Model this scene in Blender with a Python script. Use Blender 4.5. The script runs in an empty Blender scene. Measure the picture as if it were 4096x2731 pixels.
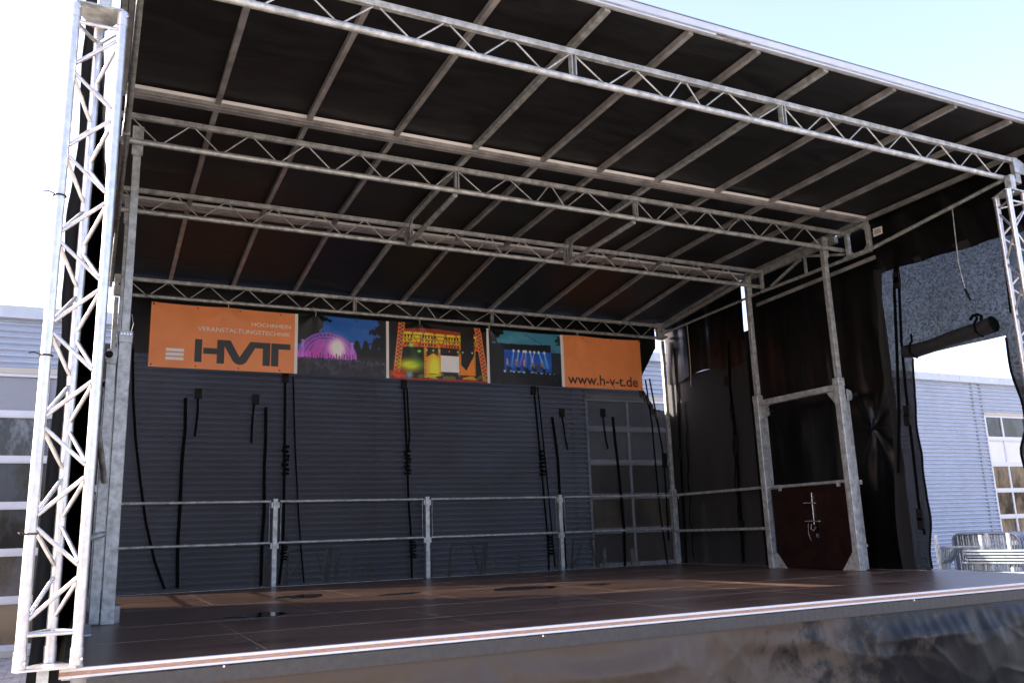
import bpy, bmesh, math, random
import numpy as np
from mathutils import Vector, Matrix, noise
random.seed(7)
S = bpy.context.scene
COL = S.collection
R = math.radians

# ------------------------------------------------------------------ camera, sky, sun, exposure
FPX, PW, PH = 3414.4, 4096.0, 2731.0
CAM = Vector((0.5604, -4.8504, 0.5759))
YAW, PIT, ROL = R(-26.519), R(12.5176), R(-1.9715)
FWD = Vector((-math.sin(YAW)*math.cos(PIT), math.cos(YAW)*math.cos(PIT), math.sin(PIT)))
_r = Vector((math.cos(YAW), math.sin(YAW), 0)); _u = _r.cross(FWD)
RGT = math.cos(ROL)*_r + math.sin(ROL)*_u
UPV = -math.sin(ROL)*_r + math.cos(ROL)*_u
cd = bpy.data.cameras.new('camera'); cam = bpy.data.objects.new('camera', cd); COL.objects.link(cam)
m = Matrix((RGT, UPV, -FWD)).transposed().to_4x4(); m.translation = CAM
cam.matrix_world = m
cd.sensor_fit = 'HORIZONTAL'; cd.sensor_width = 36.0; cd.lens = FPX/PW*36.0
cd.clip_start = 0.05; cd.clip_end = 3000
S.camera = cam

SUN = Vector((-1.55, 0.85, 1.0)).normalized()
SEL = math.asin(SUN.z); SAZ = math.atan2(SUN.x, SUN.y)
w = bpy.data.worlds.new("World"); S.world = w; w.use_nodes = True
nt = w.node_tree; bg = nt.nodes['Background']
sky = nt.nodes.new('ShaderNodeTexSky'); sky.sky_type = 'NISHITA'; sky.sun_disc = False
sky.sun_elevation = SEL; sky.sun_rotation = SAZ
sky.air_density = 1.0; sky.dust_density = 3.5; sky.ozone_density = 1.5
tint = nt.nodes.new('ShaderNodeMix'); tint.data_type = 'RGBA'; tint.blend_type = 'MULTIPLY'; tint.inputs[0].default_value = 1
tint.inputs[7].default_value = (1.10, .958, 1.02, 1)   # thin lavender haze over the whole sky
nt.links.new(sky.outputs[0], tint.inputs[6]); nt.links.new(tint.outputs[2], bg.inputs[0]); bg.inputs[1].default_value = 0.15
sl = bpy.data.lights.new('sun', 'SUN'); sl.energy = 4.3; sl.angle = R(0.5); sl.color = (1, .92, .80)
so = bpy.data.objects.new('sun', sl); COL.objects.link(so)
so.rotation_euler = (-SUN).to_track_quat('-Z', 'Y').to_euler(); so.location = (-10, 5, 12)
S.view_settings.view_transform = 'Standard'; S.view_settings.look = 'None'
S.view_settings.gamma = 1; S.view_settings.use_curve_mapping = False
S.view_settings.exposure = 2.15
S.render.engine = 'CYCLES'
S.cycles.max_bounces = 8; S.cycles.transparent_max_bounces = 24; S.cycles.caustics_reflective = False
S.cycles.use_denoising = True

def at(u, v, ax, val):
    """point on the plane axis=val that a photograph pixel (4096 wide) looks at"""
    d = FWD + RGT*((u-2048)/FPX) - UPV*((v-1365.5)/FPX)
    return CAM + d*((val-CAM[ax])/d[ax])

# ------------------------------------------------------------------ helpers
ORG = {}
def tag(o, label=None, cat=None, group=None, kind=None):
    if label: o['label'] = label
    if cat: o['category'] = cat
    if group: o['group'] = group
    if kind: o['kind'] = kind
    return o
def thing(name, label, cat, loc=(0, 0, 0), group=None):
    o = bpy.data.objects.new(name, None); COL.objects.link(o); o.location = loc
    o.empty_display_size = .1
    ORG[o.name] = Vector(loc)
    return tag(o, label, cat, group, 'thing')

class MB:
    def __init__(s): s.v = []; s.f = []
    def box(s, c, d, rot=None):
        c = Vector(c); n = len(s.v)
        for x in (-.5, .5):
            for y in (-.5, .5):
                for z in (-.5, .5):
                    p = Vector((x*d[0], y*d[1], z*d[2]))
                    s.v.append(c + (rot @ p if rot else p))
        for f in ((0,1,3,2),(4,6,7,5),(0,4,5,1),(2,3,7,6),(0,2,6,4),(1,5,7,3)):
            s.f.append(tuple(n+i for i in f))
        return s
    def bar(s, p, q, w, h=None, up=(0, 0, 1)):
        p, q = Vector(p), Vector(q); d = q-p; L = d.length; x = d/L
        up = Vector(up); z = up - x*up.dot(x)
        if z.length < 1e-4: z = Vector((0, 1, 0)) - x*x.y
        z.normalize(); y = z.cross(x)
        return s.box((p+q)/2, (L, w, h or w), Matrix((x, y, z)).transposed())
    def tube(s, p, q, r, n=12, cap=True):
        return s.path([p, q], r, n, cap)
    def path(s, pts, r, n=8, cap=True):
        pts = [Vector(p) for p in pts]; rings = []
        prev = None
        for i, p in enumerate(pts):
            t = (pts[min(i+1, len(pts)-1)] - pts[max(i-1, 0)]).normalized()
            a = Vector((0, 0, 1)) if abs(t.z) < .9 else Vector((1, 0, 0))
            if prev is not None: a = prev
            a = (a - t*a.dot(t)).normalized(); b = t.cross(a); prev = a
            k = len(s.v); rings.append(k)
            rr = r[i] if isinstance(r, (list, tuple)) else r
            for j in range(n):
                th = 2*math.pi*j/n
                s.v.append(p + (a*math.cos(th) + b*math.sin(th))*rr)
        for k0, k1 in zip(rings, rings[1:]):
            for j in range(n):
                s.f.append((k0+j, k0+(j+1) % n, k1+(j+1) % n, k1+j))
        if cap:
            s.f.append(tuple(rings[0]+j for j in reversed(range(n)))); s.f.append(tuple(rings[-1]+j for j in range(n)))
        return s
    def poly(s, pts, thick, axis):
        """flat outline given thickness along axis (vector)"""
        a = Vector(axis).normalized()*thick/2; n = len(s.v); k = len(pts)
        for p in pts: s.v.append(Vector(p)-a)
        for p in pts: s.v.append(Vector(p)+a)
        s.f.append(tuple(range(n, n+k))[::-1]); s.f.append(tuple(range(n+k, n+2*k)))
        for i in range(k): s.f.append((n+i, n+(i+1) % k, n+k+(i+1) % k, n+k+i))
        return s
    def build(s, name, mat, parent=None, smooth=None, bevel=0):
        o0 = ORG.get(parent.name, Vector()) if parent else Vector()
        me = bpy.data.meshes.new(name)
        me.from_pydata([tuple(v-o0) for v in s.v], [], s.f); me.validate()
        bm = bmesh.new(); bm.from_mesh(me); bmesh.ops.recalc_face_normals(bm, faces=bm.faces)
        if bevel: bmesh.ops.bevel(bm, geom=[e for e in bm.edges if len(e.link_faces)==2 and e.calc_face_angle(0) > .6], offset=bevel, segments=1, affect='EDGES')
        bm.to_mesh(me); bm.free()
        if smooth: me.shade_smooth() if hasattr(me, 'shade_smooth') else None
        if smooth:
            me.set_sharp_from_angle(angle=R(45))
        me.materials.append(mat)
        o = bpy.data.objects.new(name, me); COL.objects.link(o)
        if parent: o.parent = parent
        ORG[o.name] = o0
        return o

def sheet(name, mat, parent, fn, nu, nv, thick=.003, smooth=True, keep=None):
    """grid surface fn(s,t)->Vector with real thickness"""
    o0 = ORG.get(parent.name, Vector()) if parent else Vector()
    vs = [fn(i/nu, j/nv) - o0 for j in range(nv+1) for i in range(nu+1)]
    fs = [(j*(nu+1)+i, j*(nu+1)+i+1, (j+1)*(nu+1)+i+1, (j+1)*(nu+1)+i) for j in range(nv) for i in range(nu)
          if keep is None or keep((i+.5)/nu, (j+.5)/nv)]
    me = bpy.data.meshes.new(name); me.from_pydata([tuple(v) for v in vs], [], fs)
    bm = bmesh.new(); bm.from_mesh(me)
    bmesh.ops.delete(bm, geom=[v for v in bm.verts if not v.link_faces], context='VERTS')
    if thick: bmesh.ops.solidify(bm, geom=bm.faces[:], thickness=thick)
    bm.to_mesh(me); bm.free()
    if smooth: me.shade_smooth(); me.set_sharp_from_angle(angle=R(60))
    me.materials.append(mat)
    o = bpy.data.objects.new(name, me); COL.objects.link(o)
    if parent: o.parent = parent
    ORG[o.name] = o0
    return o

# ------------------------------------------------------------------ materials
def mat(name, base, rough=.5, metal=0., var=.0, vscale=8., bump=0., bscale=40., stretch=None, spec=.5, dark=None, thr=None, coat=0.):
    M = bpy.data.materials.new(name); M.use_nodes = True; t = M.node_tree; N = t.nodes; L = t.links
    b = N['Principled BSDF']
    b.inputs['Base Color'].default_value = (*base, 1); b.inputs['Roughness'].default_value = rough
    b.inputs['Metallic'].default_value = metal; b.inputs['Specular IOR Level'].default_value = spec
    if coat: b.inputs['Coat Weight'].default_value = coat; b.inputs['Coat Roughness'].default_value = .15
    g = N.new('ShaderNodeNewGeometry'); mp = N.new('ShaderNodeMapping'); L.new(g.outputs['Position'], mp.inputs[0])
    if stretch: mp.inputs['Scale'].default_value = stretch
    if var:
        n = N.new('ShaderNodeTexNoise'); n.inputs['Scale'].default_value = vscale; n.inputs['Detail'].default_value = 6; n.inputs['Roughness'].default_value = .65
        L.new(mp.outputs[0], n.inputs[0])
        cr = N.new('ShaderNodeValToRGB'); L.new(n.outputs[0], cr.inputs[0])
        lo = dark or tuple(c*(1-var) for c in base); hi = tuple(min(1, c*(1+var)) for c in base)
        cr.color_ramp.elements[0].position = thr[0] if thr else .35; cr.color_ramp.elements[1].position = thr[1] if thr else .65
        cr.color_ramp.elements[0].color = (*lo, 1); cr.color_ramp.elements[1].color = (*hi, 1)
        L.new(cr.outputs[0], b.inputs['Base Color'])
        mr = N.new('ShaderNodeMapRange'); mr.inputs['To Min'].default_value = max(0, rough-.1); mr.inputs['To Max'].default_value = min(1, rough+.1)
        L.new(n.outputs[0], mr.inputs[0]); L.new(mr.outputs[0], b.inputs['Roughness'])
    if bump:
        n2 = N.new('ShaderNodeTexNoise'); n2.inputs['Scale'].default_value = bscale; n2.inputs['Detail'].default_value = 5
        L.new(mp.outputs[0], n2.inputs[0])
        bp = N.new('ShaderNodeBump'); bp.inputs['Strength'].default_value = bump; bp.inputs['Distance'].default_value = .02
        L.new(n2.outputs[0], bp.inputs['Height']); L.new(bp.outputs[0], b.inputs['Normal'])
    return M

GALV = mat('galvanised_steel', (.435, .458, .450), .48, .5, .35, 14, .06, 60)
GALV_D = mat('weathered_galvanised', (.30, .30, .29), .55, .4, .45, 9, .1, 50)
ALU = mat('bright_aluminium', (.60, .60, .60), .34, .75, .14, 20)
RAFT = mat('dull_aluminium', (.33, .325, .32), .45, .35, .3, 6)
WHITEALU = mat('white_aluminium', (.50, .545, .58), .45, .1, .08, 4)
TARP = mat('black_roof_tarp', (.0065, .0065, .0068), .55, 0, .75, 3.5, .3, 4, stretch=(.7, 2.2, 1))
PVC = mat('black_glossy_vinyl', (.003, .003, .003), .32, 0, .4, 3, .08, 10, spec=.32)
WEB = mat('black_webbing', (.0015, .0015, .0015), .8, spec=.1)
RUB = mat('black_rubber', (.005, .005, .005), .6, spec=.2)
ORANGE = mat('orange_vinyl', (.95, .32, .105), .42, 0, .05, 3)
PRINTW = mat('white_print', (.90, .89, .87), .5)
PRINTD = mat('charcoal_print', (.03, .034, .036), .45)
ZINC = mat('bright_zinc', (.7, .7, .7), .25, .9)
ROPE = mat('pale_rope', (.45, .42, .34), .8)
PLYD = mat('dark_brown_plywood', (.014, .0045, .0035), .6, 0, .5, 6, .1, 80, spec=.12)
EDGE = mat('plywood_edge', (.42, .25, .175), .7, 0, .3, 30, stretch=(1, 1, 12))
SHEETM = mat('silver_cladding', (.46, .515, .60), .42, .25, .06, 1.5)
FRAMEW = mat('door_frame_aluminium', (.62, .63, .65), .4, .2, .05, 3)
FRAMEY = mat('sandy_lintel', (.5, .46, .38), .6)
PANELG = mat('grey_door_panel', (.27, .28, .30), .3, 0, .12, 120, .05, 200)
PANELW = mat('white_door_panel', (.75, .75, .74), .5, 0, .04, 4)
RED = mat('red_tape', (.55, .05, .04), .5)
BLUEGR = mat('barrier_steel', (.16, .19, .23), .5, .4, .2, 8)
TUBEM = mat('blue_grey_tube', (.20, .25, .28), .4, .4, .2, 8)
DARKGAP = mat('dark_interior', (.02, .02, .02), .9)

def glass(name, tint, wob):
    M = mat(name, tint, .06, 0, .75, 1.6, wob, 1.4, spec=.45, stretch=(1.6, 1, .8), thr=(.42, .58))
    return M
GLASS = glass('window_glass', (.025, .03, .038), .18)
GLASSG = glass('milky_window_glass', (.13, .14, .155), .25)
GLASSB = glass('brown_window_glass', (.12, .085, .05), .12)

def mesh_fabric(name, open_, base=(.012, .012, .014), sp=70., grz=.42, con=.35):
    M = bpy.data.materials.new(name); M.use_nodes = True; t = M.node_tree; N = t.nodes; L = t.links
    b = N['Principled BSDF']; b.inputs['Base Color'].default_value = (*base, 1); b.inputs['Roughness'].default_value = .7
    tr = N.new('ShaderNodeBsdfTransparent'); mx = N.new('ShaderNodeMixShader')
    g = N.new('ShaderNodeNewGeometry')
    n1 = N.new('ShaderNodeTexVoronoi'); n1.inputs['Scale'].default_value = sp
    n2 = N.new('ShaderNodeTexNoise'); n2.inputs['Scale'].default_value = 1.1; n2.inputs['Detail'].default_value = 3
    L.new(g.outputs['Position'], n1.inputs[0]); L.new(g.outputs['Position'], n2.inputs[0])
    m1 = N.new('ShaderNodeValToRGB'); els = m1.color_ramp.elements
    for k, (p_, v_) in enumerate(((.05, 1-con), (.90, 1+con), (.985, 1+con), (.995, min(.9/open_, 3.5)))):
        e = els[k] if k < 2 else els.new(p_)
        e.position = p_; e.color = (v_*open_, v_*open_, v_*open_, 1)
    L.new(n1.outputs['Color'], m1.inputs[0])
    m2 = N.new('ShaderNodeMapRange'); m2.inputs['From Min'].default_value = .3; m2.inputs['From Max'].default_value = .7
    m2.inputs['To Min'].default_value = .75; m2.inputs['To Max'].default_value = 1.2
    L.new(n2.outputs[0], m2.inputs[0])
    mu = N.new('ShaderNodeMath'); mu.operation = 'MULTIPLY'; mu.use_clamp = True
    L.new(m1.outputs[0], mu.inputs[0])
    # threads have thickness: the weave closes at slanting incidence
    dt = N.new('ShaderNodeVectorMath'); dt.operation = 'DOT_PRODUCT'; L.new(g.outputs['Incoming'], dt.inputs[0]); L.new(g.outputs['Normal'], dt.inputs[1])
    ab = N.new('ShaderNodeMath'); ab.operation = 'ABSOLUTE'; L.new(dt.outputs['Value'], ab.inputs[0])
    m3 = N.new('ShaderNodeMapRange'); m3.inputs['From Min'].default_value = grz; m3.inputs['From Max'].default_value = grz+.4; L.new(ab.outputs[0], m3.inputs[0])
    mv = N.new('ShaderNodeMath'); mv.operation = 'MULTIPLY'; L.new(m2.outputs[0], mv.inputs[0]); L.new(m3.outputs[0], mv.inputs[1]); L.new(mv.outputs[0], mu.inputs[1])
    L.new(mu.outputs[0], mx.inputs[0]); L.new(b.outputs[0], mx.inputs[1]); L.new(tr.outputs[0], mx.inputs[2])
    L.new(mx.outputs[0], N['Material Output'].inputs[0])
    return M
MESH = mesh_fabric('black_gauze', .062, base=(.011, .0103, .0095), sp=62, con=.28)
MESHR = mesh_fabric('black_gauze_side', .046, base=(.008, .008, .009), sp=58, grz=.2, con=.7)
MESHD = mesh_fabric('dense_black_gauze', .03, base=(.021, .0205, .020), grz=.2)

def floor_mat():
    M = mat('brown_film_plywood', (.100, .056, .038), .33, 0, .45, 2.2, .05, 60, stretch=(.35, 1.6, 1), spec=.4)
    t = M.node_tree; N = t.nodes; L = t.links; b = N['Principled BSDF']
    # pale scuffs and wear
    src = b.inputs['Base Color'].links[0].from_socket
    g = N.new('ShaderNodeNewGeometry'); mp = N.new('ShaderNodeMapping'); mp.inputs['Scale'].default_value = (3, 26, 1)
    L.new(g.outputs['Position'], mp.inputs[0])
    n = N.new('ShaderNodeTexNoise'); n.inputs['Scale'].default_value = 1.4; n.inputs['Detail'].default_value = 8; n.inputs['Roughness'].default_value = .7
    L.new(mp.outputs[0], n.inputs[0])
    r = N.new('ShaderNodeMapRange'); r.inputs['From Min'].default_value = .50; r.inputs['From Max'].default_value = .76; r.inputs['To Max'].default_value = .55
    L.new(n.outputs[0], r.inputs[0])
    mx = N.new('ShaderNodeMix'); mx.data_type = 'RGBA'; L.new(r.outputs[0], mx.inputs[0]); L.new(src, mx.inputs[6]); mx.inputs[7].default_value = (.24, .17, .13, 1)
    L.new(mx.outputs[2], b.inputs['Base Color'])
    return M
FLOOR = floor_mat()
WATER = mat('puddle_water', (.012, .009, .008), .02, 0, spec=.6)

def ground_mat():
    M = mat('grey_concrete_paving', (.46, .405, .34), .85, 0, .25, 1.4, .2, 30)
    t = M.node_tree; N = t.nodes; L = t.links; b = N['Principled BSDF']
    src = b.inputs['Base Color'].links[0].from_socket
    g = N.new('ShaderNodeNewGeometry')
    br = N.new('ShaderNodeTexBrick'); br.inputs['Scale'].default_value = 1; br.inputs['Mortar Size'].default_value = .006
    br.inputs['Brick Width'].default_value = .2; br.inputs['Row Height'].default_value = .1
    br.inputs['Color1'].default_value = (1, 1, 1, 1); br.inputs['Color2'].default_value = (.82, .82, .82, 1); br.inputs['Mortar'].default_value = (.4, .4, .4, 1)
    L.new(g.outputs['Position'], br.inputs[0])
    mx = N.new('ShaderNodeMix'); mx.data_type = 'RGBA'; mx.blend_type = 'MULTIPLY'; mx.inputs[0].default_value = 1
    L.new(src, mx.inputs[6]); L.new(br.outputs[0], mx.inputs[7]); L.new(mx.outputs[2], b.inputs['Base Color'])
    return M
GROUND = ground_mat()
PAVER = mat('grey_paver', (.34, .32, .30), .85, 0, .3, 5, .2, 60)

# ------------------------------------------------------------------ dimensions (metres, stage floor is z = 0)
GZ = -0.98
W, D = 8.94, 6.385
X0 = .55
RX = [1.335, 2.096, 2.89, 3.671, 4.408, 5.066, 5.783, 6.585, 7.368, 8.146]
P0, P1, P2, P3 = (-.343, 4.19), (2.10, 4.157), (4.32, 4.07), (6.62, 3.77)
YB = 10.3

# ------------------------------------------------------------------ ground
g = MB(); g.v = [Vector((x, y, GZ-.012)) for x, y in ((-400, -400), (400, -400), (400, 400), (-400, 400))]; g.f = [(0, 1, 2, 3)]
ground = tag(g.build('ground', GROUND), 'grey block paved yard around the stage', None, None, 'structure')
pm = None; cnt = 0
for j in range(32):
    for i in range(9):
        x = -.62 + i*.205 + (.1 if j % 2 else 0); y = 7.0 + j*.102
        if pm is None:
            b = MB().box((0, 0, 0), (.199, .096, .03)); o = b.build('paver', PAVER, ground, bevel=.004); pm = o.data
        else:
            o = bpy.data.objects.new('paver', pm); COL.objects.link(o); o.parent = ground
        o.location = (x, y, GZ-.015+random.uniform(-.002, .002)); o.rotation_euler = (random.uniform(-.01, .01), random.uniform(-.01, .01), random.uniform(-.01, .01))

# ------------------------------------------------------------------ warehouse behind the stage
bld = thing('warehouse', 'long silver corrugated warehouse with glazed sectional doors behind the stage', 'building', (5, YB, GZ))
DOORS = [(-3.11, .9, 'L'), (9.77, 13.9, 'M'), (22.45, 26.6, 'R')]
DTOP = 3.23
def corr(x0, x1, z0, z1, joint=None):
    pitch = .10; n = int((z1-z0)/pitch*8); mb = MB()
    for i in range(n+1):
        z = z0+(z1-z0)*i/n; y = YB - .030*math.sin(2*math.pi*(z)/pitch)
        mb.v += [Vector((x0, y, z)), Vector((x1, y, z))]
    for i in range(n): mb.f.append((2*i, 2*i+1, 2*i+3, 2*i+2))
    return mb.build('wall_sheet', SHEETM, bld, smooth=True)
edges = [-14, -8, -3.11, .9, 5.22, 9.45, 9.77, 13.9, 18, 22.1, 22.45, 26.6, 32, 38]
for a, b in zip(edges, edges[1:]):
    isdoor = any(abs(a-d[0]) < .01 for d in DOORS)
    corr(a+.004, b-.004, DTOP+.10 if isdoor else GZ+.1, 4.12)
    if not isdoor or True:
        MB().box((b, YB+.01, 1.6 if not isdoor else 3.75), (.02, .03, 5.0 if not isdoor else .7)).build('joint_strip', GALV_D, bld)
for a, b in zip([-14, -9, -4.5, 0, 4.5, 9, 13.5, 17.5, 21.56, 23.24, 27, 32], [-9, -4.5, 0, 4.5, 9, 13.5, 17.5, 21.56, 23.24, 27, 32, 38]):
    MB().box(((a+b)/2, YB+.02, 4.205), (b-a-.006, .22, .20)).build('parapet_cap', WHITEALU, bld, bevel=.006)
MB().box((12, YB+.35, 1.6), (52, .6, 5.1)).build('wall_core', DARKGAP, bld)
MB().box((12, YB+10.3, 4.1), (52, 19, .1)).build('flat_roof', GALV_D, bld)
for s in (-14, 38): MB().box((s, YB+10, 1.6), (.2, 20, 5.1)).build('end_wall', SHEETM, bld)
MB().box((12, YB+.02, GZ+.05), (52, .1, .1)).build('plinth', FRAMEY, bld)
for x0, x1, k in DOORS:
    dr = MB().box(((x0+x1)/2, YB-.005, DTOP+.05), (x1-x0, .06, .09)).build('sectional_door', FRAMEY, bld)
    rows = [DTOP, 2.6, 1.905, 1.21, .52, -.17, GZ+.12]
    for i, z in enumerate(rows):
        MB().box(((x0+x1)/2, YB+.005, z-(.02 if i == 0 else 0)), (x1-x0, .05, .05 if i == 0 else .115)).build('rail', FRAMEW, dr)
        if i: MB().box(((x0+x1)/2, YB-.003, z-.03), (x1-x0, .05, .012)).build('rail_lip', FRAMEW, dr)
    npan = 4; off = {'L': 0, 'M': 0, 'R': -.33}[k]
    xs = [x0+.02] + [x0+off+(x1-x0)*i/npan for i in range(1, npan)] + [x1-.02]
    for x in xs: MB().box((x, YB+.004, (DTOP+GZ)/2), (.06, .04, DTOP-GZ)).build('mullion', FRAMEW, dr)
    for r_ in range(6):
        for c in range(npan):
            mt = GLASS
            if k == 'L': mt = [PANELG, GLASSG, GLASS, GLASS, GLASS, GLASSB][r_]
            if k == 'M': mt = PANELG if r_ < 2 else (GLASSB if r_ == 3 else GLASS)
            if k == 'R': mt = [GLASS, PANELW, GLASSB, GLASSB, GLASSB, GLASS][r_]
            rx = random.uniform(-.006, .006); rz = random.uniform(-.01, .01)
            MB().box(((xs[c]+xs[c+1])/2, YB+.02, (rows[r_]+rows[r_+1])/2), (xs[c+1]-xs[c]-.05, .012, rows[r_]-rows[r_+1]-.1),
                     Matrix.Rotation(rz, 3, 'Z') @ Matrix.Rotation(rx, 3, 'X')).build('pane', mt, dr)
lr = thing('lightning_rod', 'thin lightning rod standing on the warehouse roof edge', 'rod', (22, YB+.6, 4.15))
MB().tube((22, YB+.6, 4.15), (22, YB+.6, 6.2), .012, 6).build('rod', GALV_D, lr)
MB().box((22, YB+.6, 4.2), (.3, .3, .1)).build('foot', GALV_D, lr)

# ------------------------------------------------------------------ stage deck
deck = thing('stage_deck', 'brown plywood stage floor with an aluminium front edge', 'stage', (0, 0, 0))
def board(x0, x1, y0, y1):
    MB().box(((x0+x1)/2, (y0+y1)/2, -.010), (x1-x0-.005, y1-y0-.005, .02)).build('floor_board', FLOOR, deck)
fx = [X0, 1.49, 2.9, 4.43, 5.9, 7.4, W]
bx = [X0, 1.69, 2.3, 3.06, 3.66, 5.14, 6.6, 8.0, W]
for a, b in zip(fx, fx[1:]):
    board(a, b, .0, 1.07); board(a, b, 1.07, 2.10)
for a, b in zip([X0, 2.3, 3.66, 5.14, 6.6, W], [2.3, 3.66, 5.14, 6.6, W]): board(a, b, 2.104, 3.75)
for a, b in zip([X0, 1.69, 3.06, 4.5, 6.0, 7.5, W], [1.69, 3.06, 4.5, 6.0, 7.5, W]):
    board(a, b, 3.754, 5.07); board(a, b, 5.07, D)
MB().box(((X0+W)/2, D/2, -.08), (W-X0-.02, D-.06, .11)).build('under_frame', GALV_D, deck)
XF = .50
MB().box(((XF+W)/2, -.012, -.0005), (W-XF, .03, .013)).build('edge_top_flange', PANELW, deck)
MB().box(((XF+W)/2, -.016, -.0165), (W-XF, .018, .018)).build('edge_strip', EDGE, deck)
MB().box(((XF+W)/2, -.014, -.032), (W-XF, .028, .012)).build('edge_bottom_flange', PANELW, deck)
MB().box((W+.012, D/2, -.012), (.02, D, .03)).build('side_edge', ALU, deck)
MB().box(((X0+W)/2, D+.012, -.012), (W-X0, .02, .03)).build('rear_edge', GALV, deck)
MB().bar((X0-.02, .05, -.03), (X0-.02, D, -.03), .04, .05).build('side_edge', GALV, deck)
MB().box((.60, 2.1, .01), (.1, 1.0, .012)).build('tread_plate', GALV, deck)
MB().bar((.83, 2.60, .06), (.83, 2.9, .06), .04, .12).build('hinge_bracket', GALV_D, deck)
SEAM = mat('worn_seam', (.34, .23, .14), .6, 0, .5, 9)
for y in (1.07, 2.102, 3.752, 5.07): MB().box(((X0+W)/2, y, -.0052), (W-X0, .005 if y in (1.07, 5.07) else .012, .012)).build('seam', SEAM, deck)
for xs_, ya_, yb_ in ((fx[1:-1], 0, 2.1), ([2.3, 3.66, 5.14, 6.6], 2.11, 3.745), ([1.69, 3.06, 4.5, 6.0, 7.5], 3.76, D)):
    for x in xs_: MB().box((x, (ya_+yb_)/2, -.0045), (.007, yb_-ya_-.01, .01)).build('seam', SEAM, deck)
sc_ = MB()
for y0, y1, xs in ((.15, 2.0, fx[1:-1]), (3.85, 6.2, [1.69, 3.06, 4.5, 6.0, 7.5])):
    for x in xs:
        for k in range(9):
            y = y0+(y1-y0)*k/8+random.uniform(-.03, .03)
            for s in (-.04, .04): sc_.tube((x+s, y, -.001), (x+s, y, .001), .006, 6) if random.random() < .6 else None
for k in range(60):
    x = random.uniform(.8, 8.7); y = random.choice([.08, 1.03, 2.04, 2.16, 3.70, 3.81, 5.05])
    sc_.tube((x, y, -.001), (x, y, .001), .006, 6)
o = sc_.build('screw', GALV_D, deck); o['kind'] = 'stuff'
def puddle(cx, cy, rx, ry, label, seed):
    n = 40; rnd = random.Random(seed); ph = [rnd.uniform(0, 6.28) for _ in range(4)]
    mb = MB(); pts = []
    for i in range(n):
        a = 2*math.pi*i/n; k = 1+.13*math.sin(2*a+ph[0])+.10*math.sin(3*a+ph[1])+.06*math.sin(7*a+ph[2])
        pts.append(Vector((cx+rx*k*math.cos(a), cy+ry*k*math.sin(a), .0025)))
    mb.poly(pts, .003, (0, 0, 1))
    tag(mb.build('puddle', WATER), label, 'puddle', 'rain puddles on the stage floor', 'thing')
puddle(2.60, 4.24, .21, .30, 'oval rain puddle in the sunlit strip near the first rail post', 1)
puddle(3.45, 3.65, .22, .10, 'narrow rain puddle on the sunlit boards beyond the oval puddle', 2)
puddle(4.66, 3.30, .30, .30, 'largest rain puddle reflecting the third rail post', 3)
puddle(5.45, 3.12, .12, .13, 'small rain puddle at the shaded end of the sunlit strip', 4)
puddle(1.85, 2.35, .25, .18, 'dark rain puddle nearest the stage front reflecting a rail post', 5)

# front skirt
def skirt_fn(x0, x1):
    def fn(s, t):
        x = x0+(x1-x0)*s; z = -.046 - t*.92
        d = 0.
        for (xc, wd, dep, zc) in ((3.55, .9, .05, -.30), (5.1, .8, .06, -.25), (6.35, .75, .055, -.30), (7.65, .55, .05, -.22), (8.5, .4, .04, -.2), (1.9, .9, .05, -.35)):
            q = (x-xc)/wd
            if abs(q) < 1:
                c = zc + .20*q*q
                d += .55*dep*(1-q*q)*math.exp(-((z-c)/.075)**2) - .4*dep*(1-q*q)*math.exp(-((z-c-.10)/.07)**2)
        for i, xh in enumerate((1.2, 2.7, 4.35, 5.7, 7.05, 8.15, 8.8)):
            a = math.atan2(x-xh, -z+.001); rr = math.hypot(x-xh, z)
            d += .03*math.cos(a*7+i)*math.exp(-rr/.35)*min(1, t*6)
        rid = lambda a, b, c: (1-abs(noise.noise(Vector((a, b, c)))*1.6))**3
        n = noise.noise(Vector((x*.9, z*1.3, 3)))*.07 + .028*rid(x*.8+z*.9, z*.9-x*.2, 7) + .016*rid(x*1.6-z*1.5, z*1.2, 1) + .004*rid(x*4+z*2, z*2.5, 4)
        n += .006*math.sin(x*55+3*noise.noise(Vector((x*2, 0, 0))))*math.exp(-abs(t-.16)*9) + .006*max(0, 1-abs(noise.noise(Vector((x*1.7+z*1.9, z*1.2-x*.6, 11)))*5))**2 + .004*max(0, 1-abs(noise.noise(Vector((x*2.6-z*2.4, z*1.5+x*.5, 15)))*5))**2
        h = min(1, max(0, (t-.09)*5))
        return Vector((x, -.03 - (d + n + .02*t)*h, z))
    return fn
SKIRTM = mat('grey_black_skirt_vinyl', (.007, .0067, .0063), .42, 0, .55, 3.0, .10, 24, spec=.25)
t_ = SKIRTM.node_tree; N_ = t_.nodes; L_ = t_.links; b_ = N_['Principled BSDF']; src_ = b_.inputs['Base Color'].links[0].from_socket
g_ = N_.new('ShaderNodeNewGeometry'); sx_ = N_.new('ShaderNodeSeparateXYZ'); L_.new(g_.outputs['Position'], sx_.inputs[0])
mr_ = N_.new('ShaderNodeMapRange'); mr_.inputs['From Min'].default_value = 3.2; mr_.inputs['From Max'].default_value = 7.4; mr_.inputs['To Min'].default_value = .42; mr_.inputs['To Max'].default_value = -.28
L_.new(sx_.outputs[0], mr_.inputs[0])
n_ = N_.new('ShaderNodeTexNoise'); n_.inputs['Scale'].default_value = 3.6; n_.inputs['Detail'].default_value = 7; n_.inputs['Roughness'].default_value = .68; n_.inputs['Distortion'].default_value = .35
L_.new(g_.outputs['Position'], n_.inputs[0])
ad_ = N_.new('ShaderNodeMath'); L_.new(n_.outputs[0], ad_.inputs[0]); L_.new(mr_.outputs[0], ad_.inputs[1])
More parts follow.
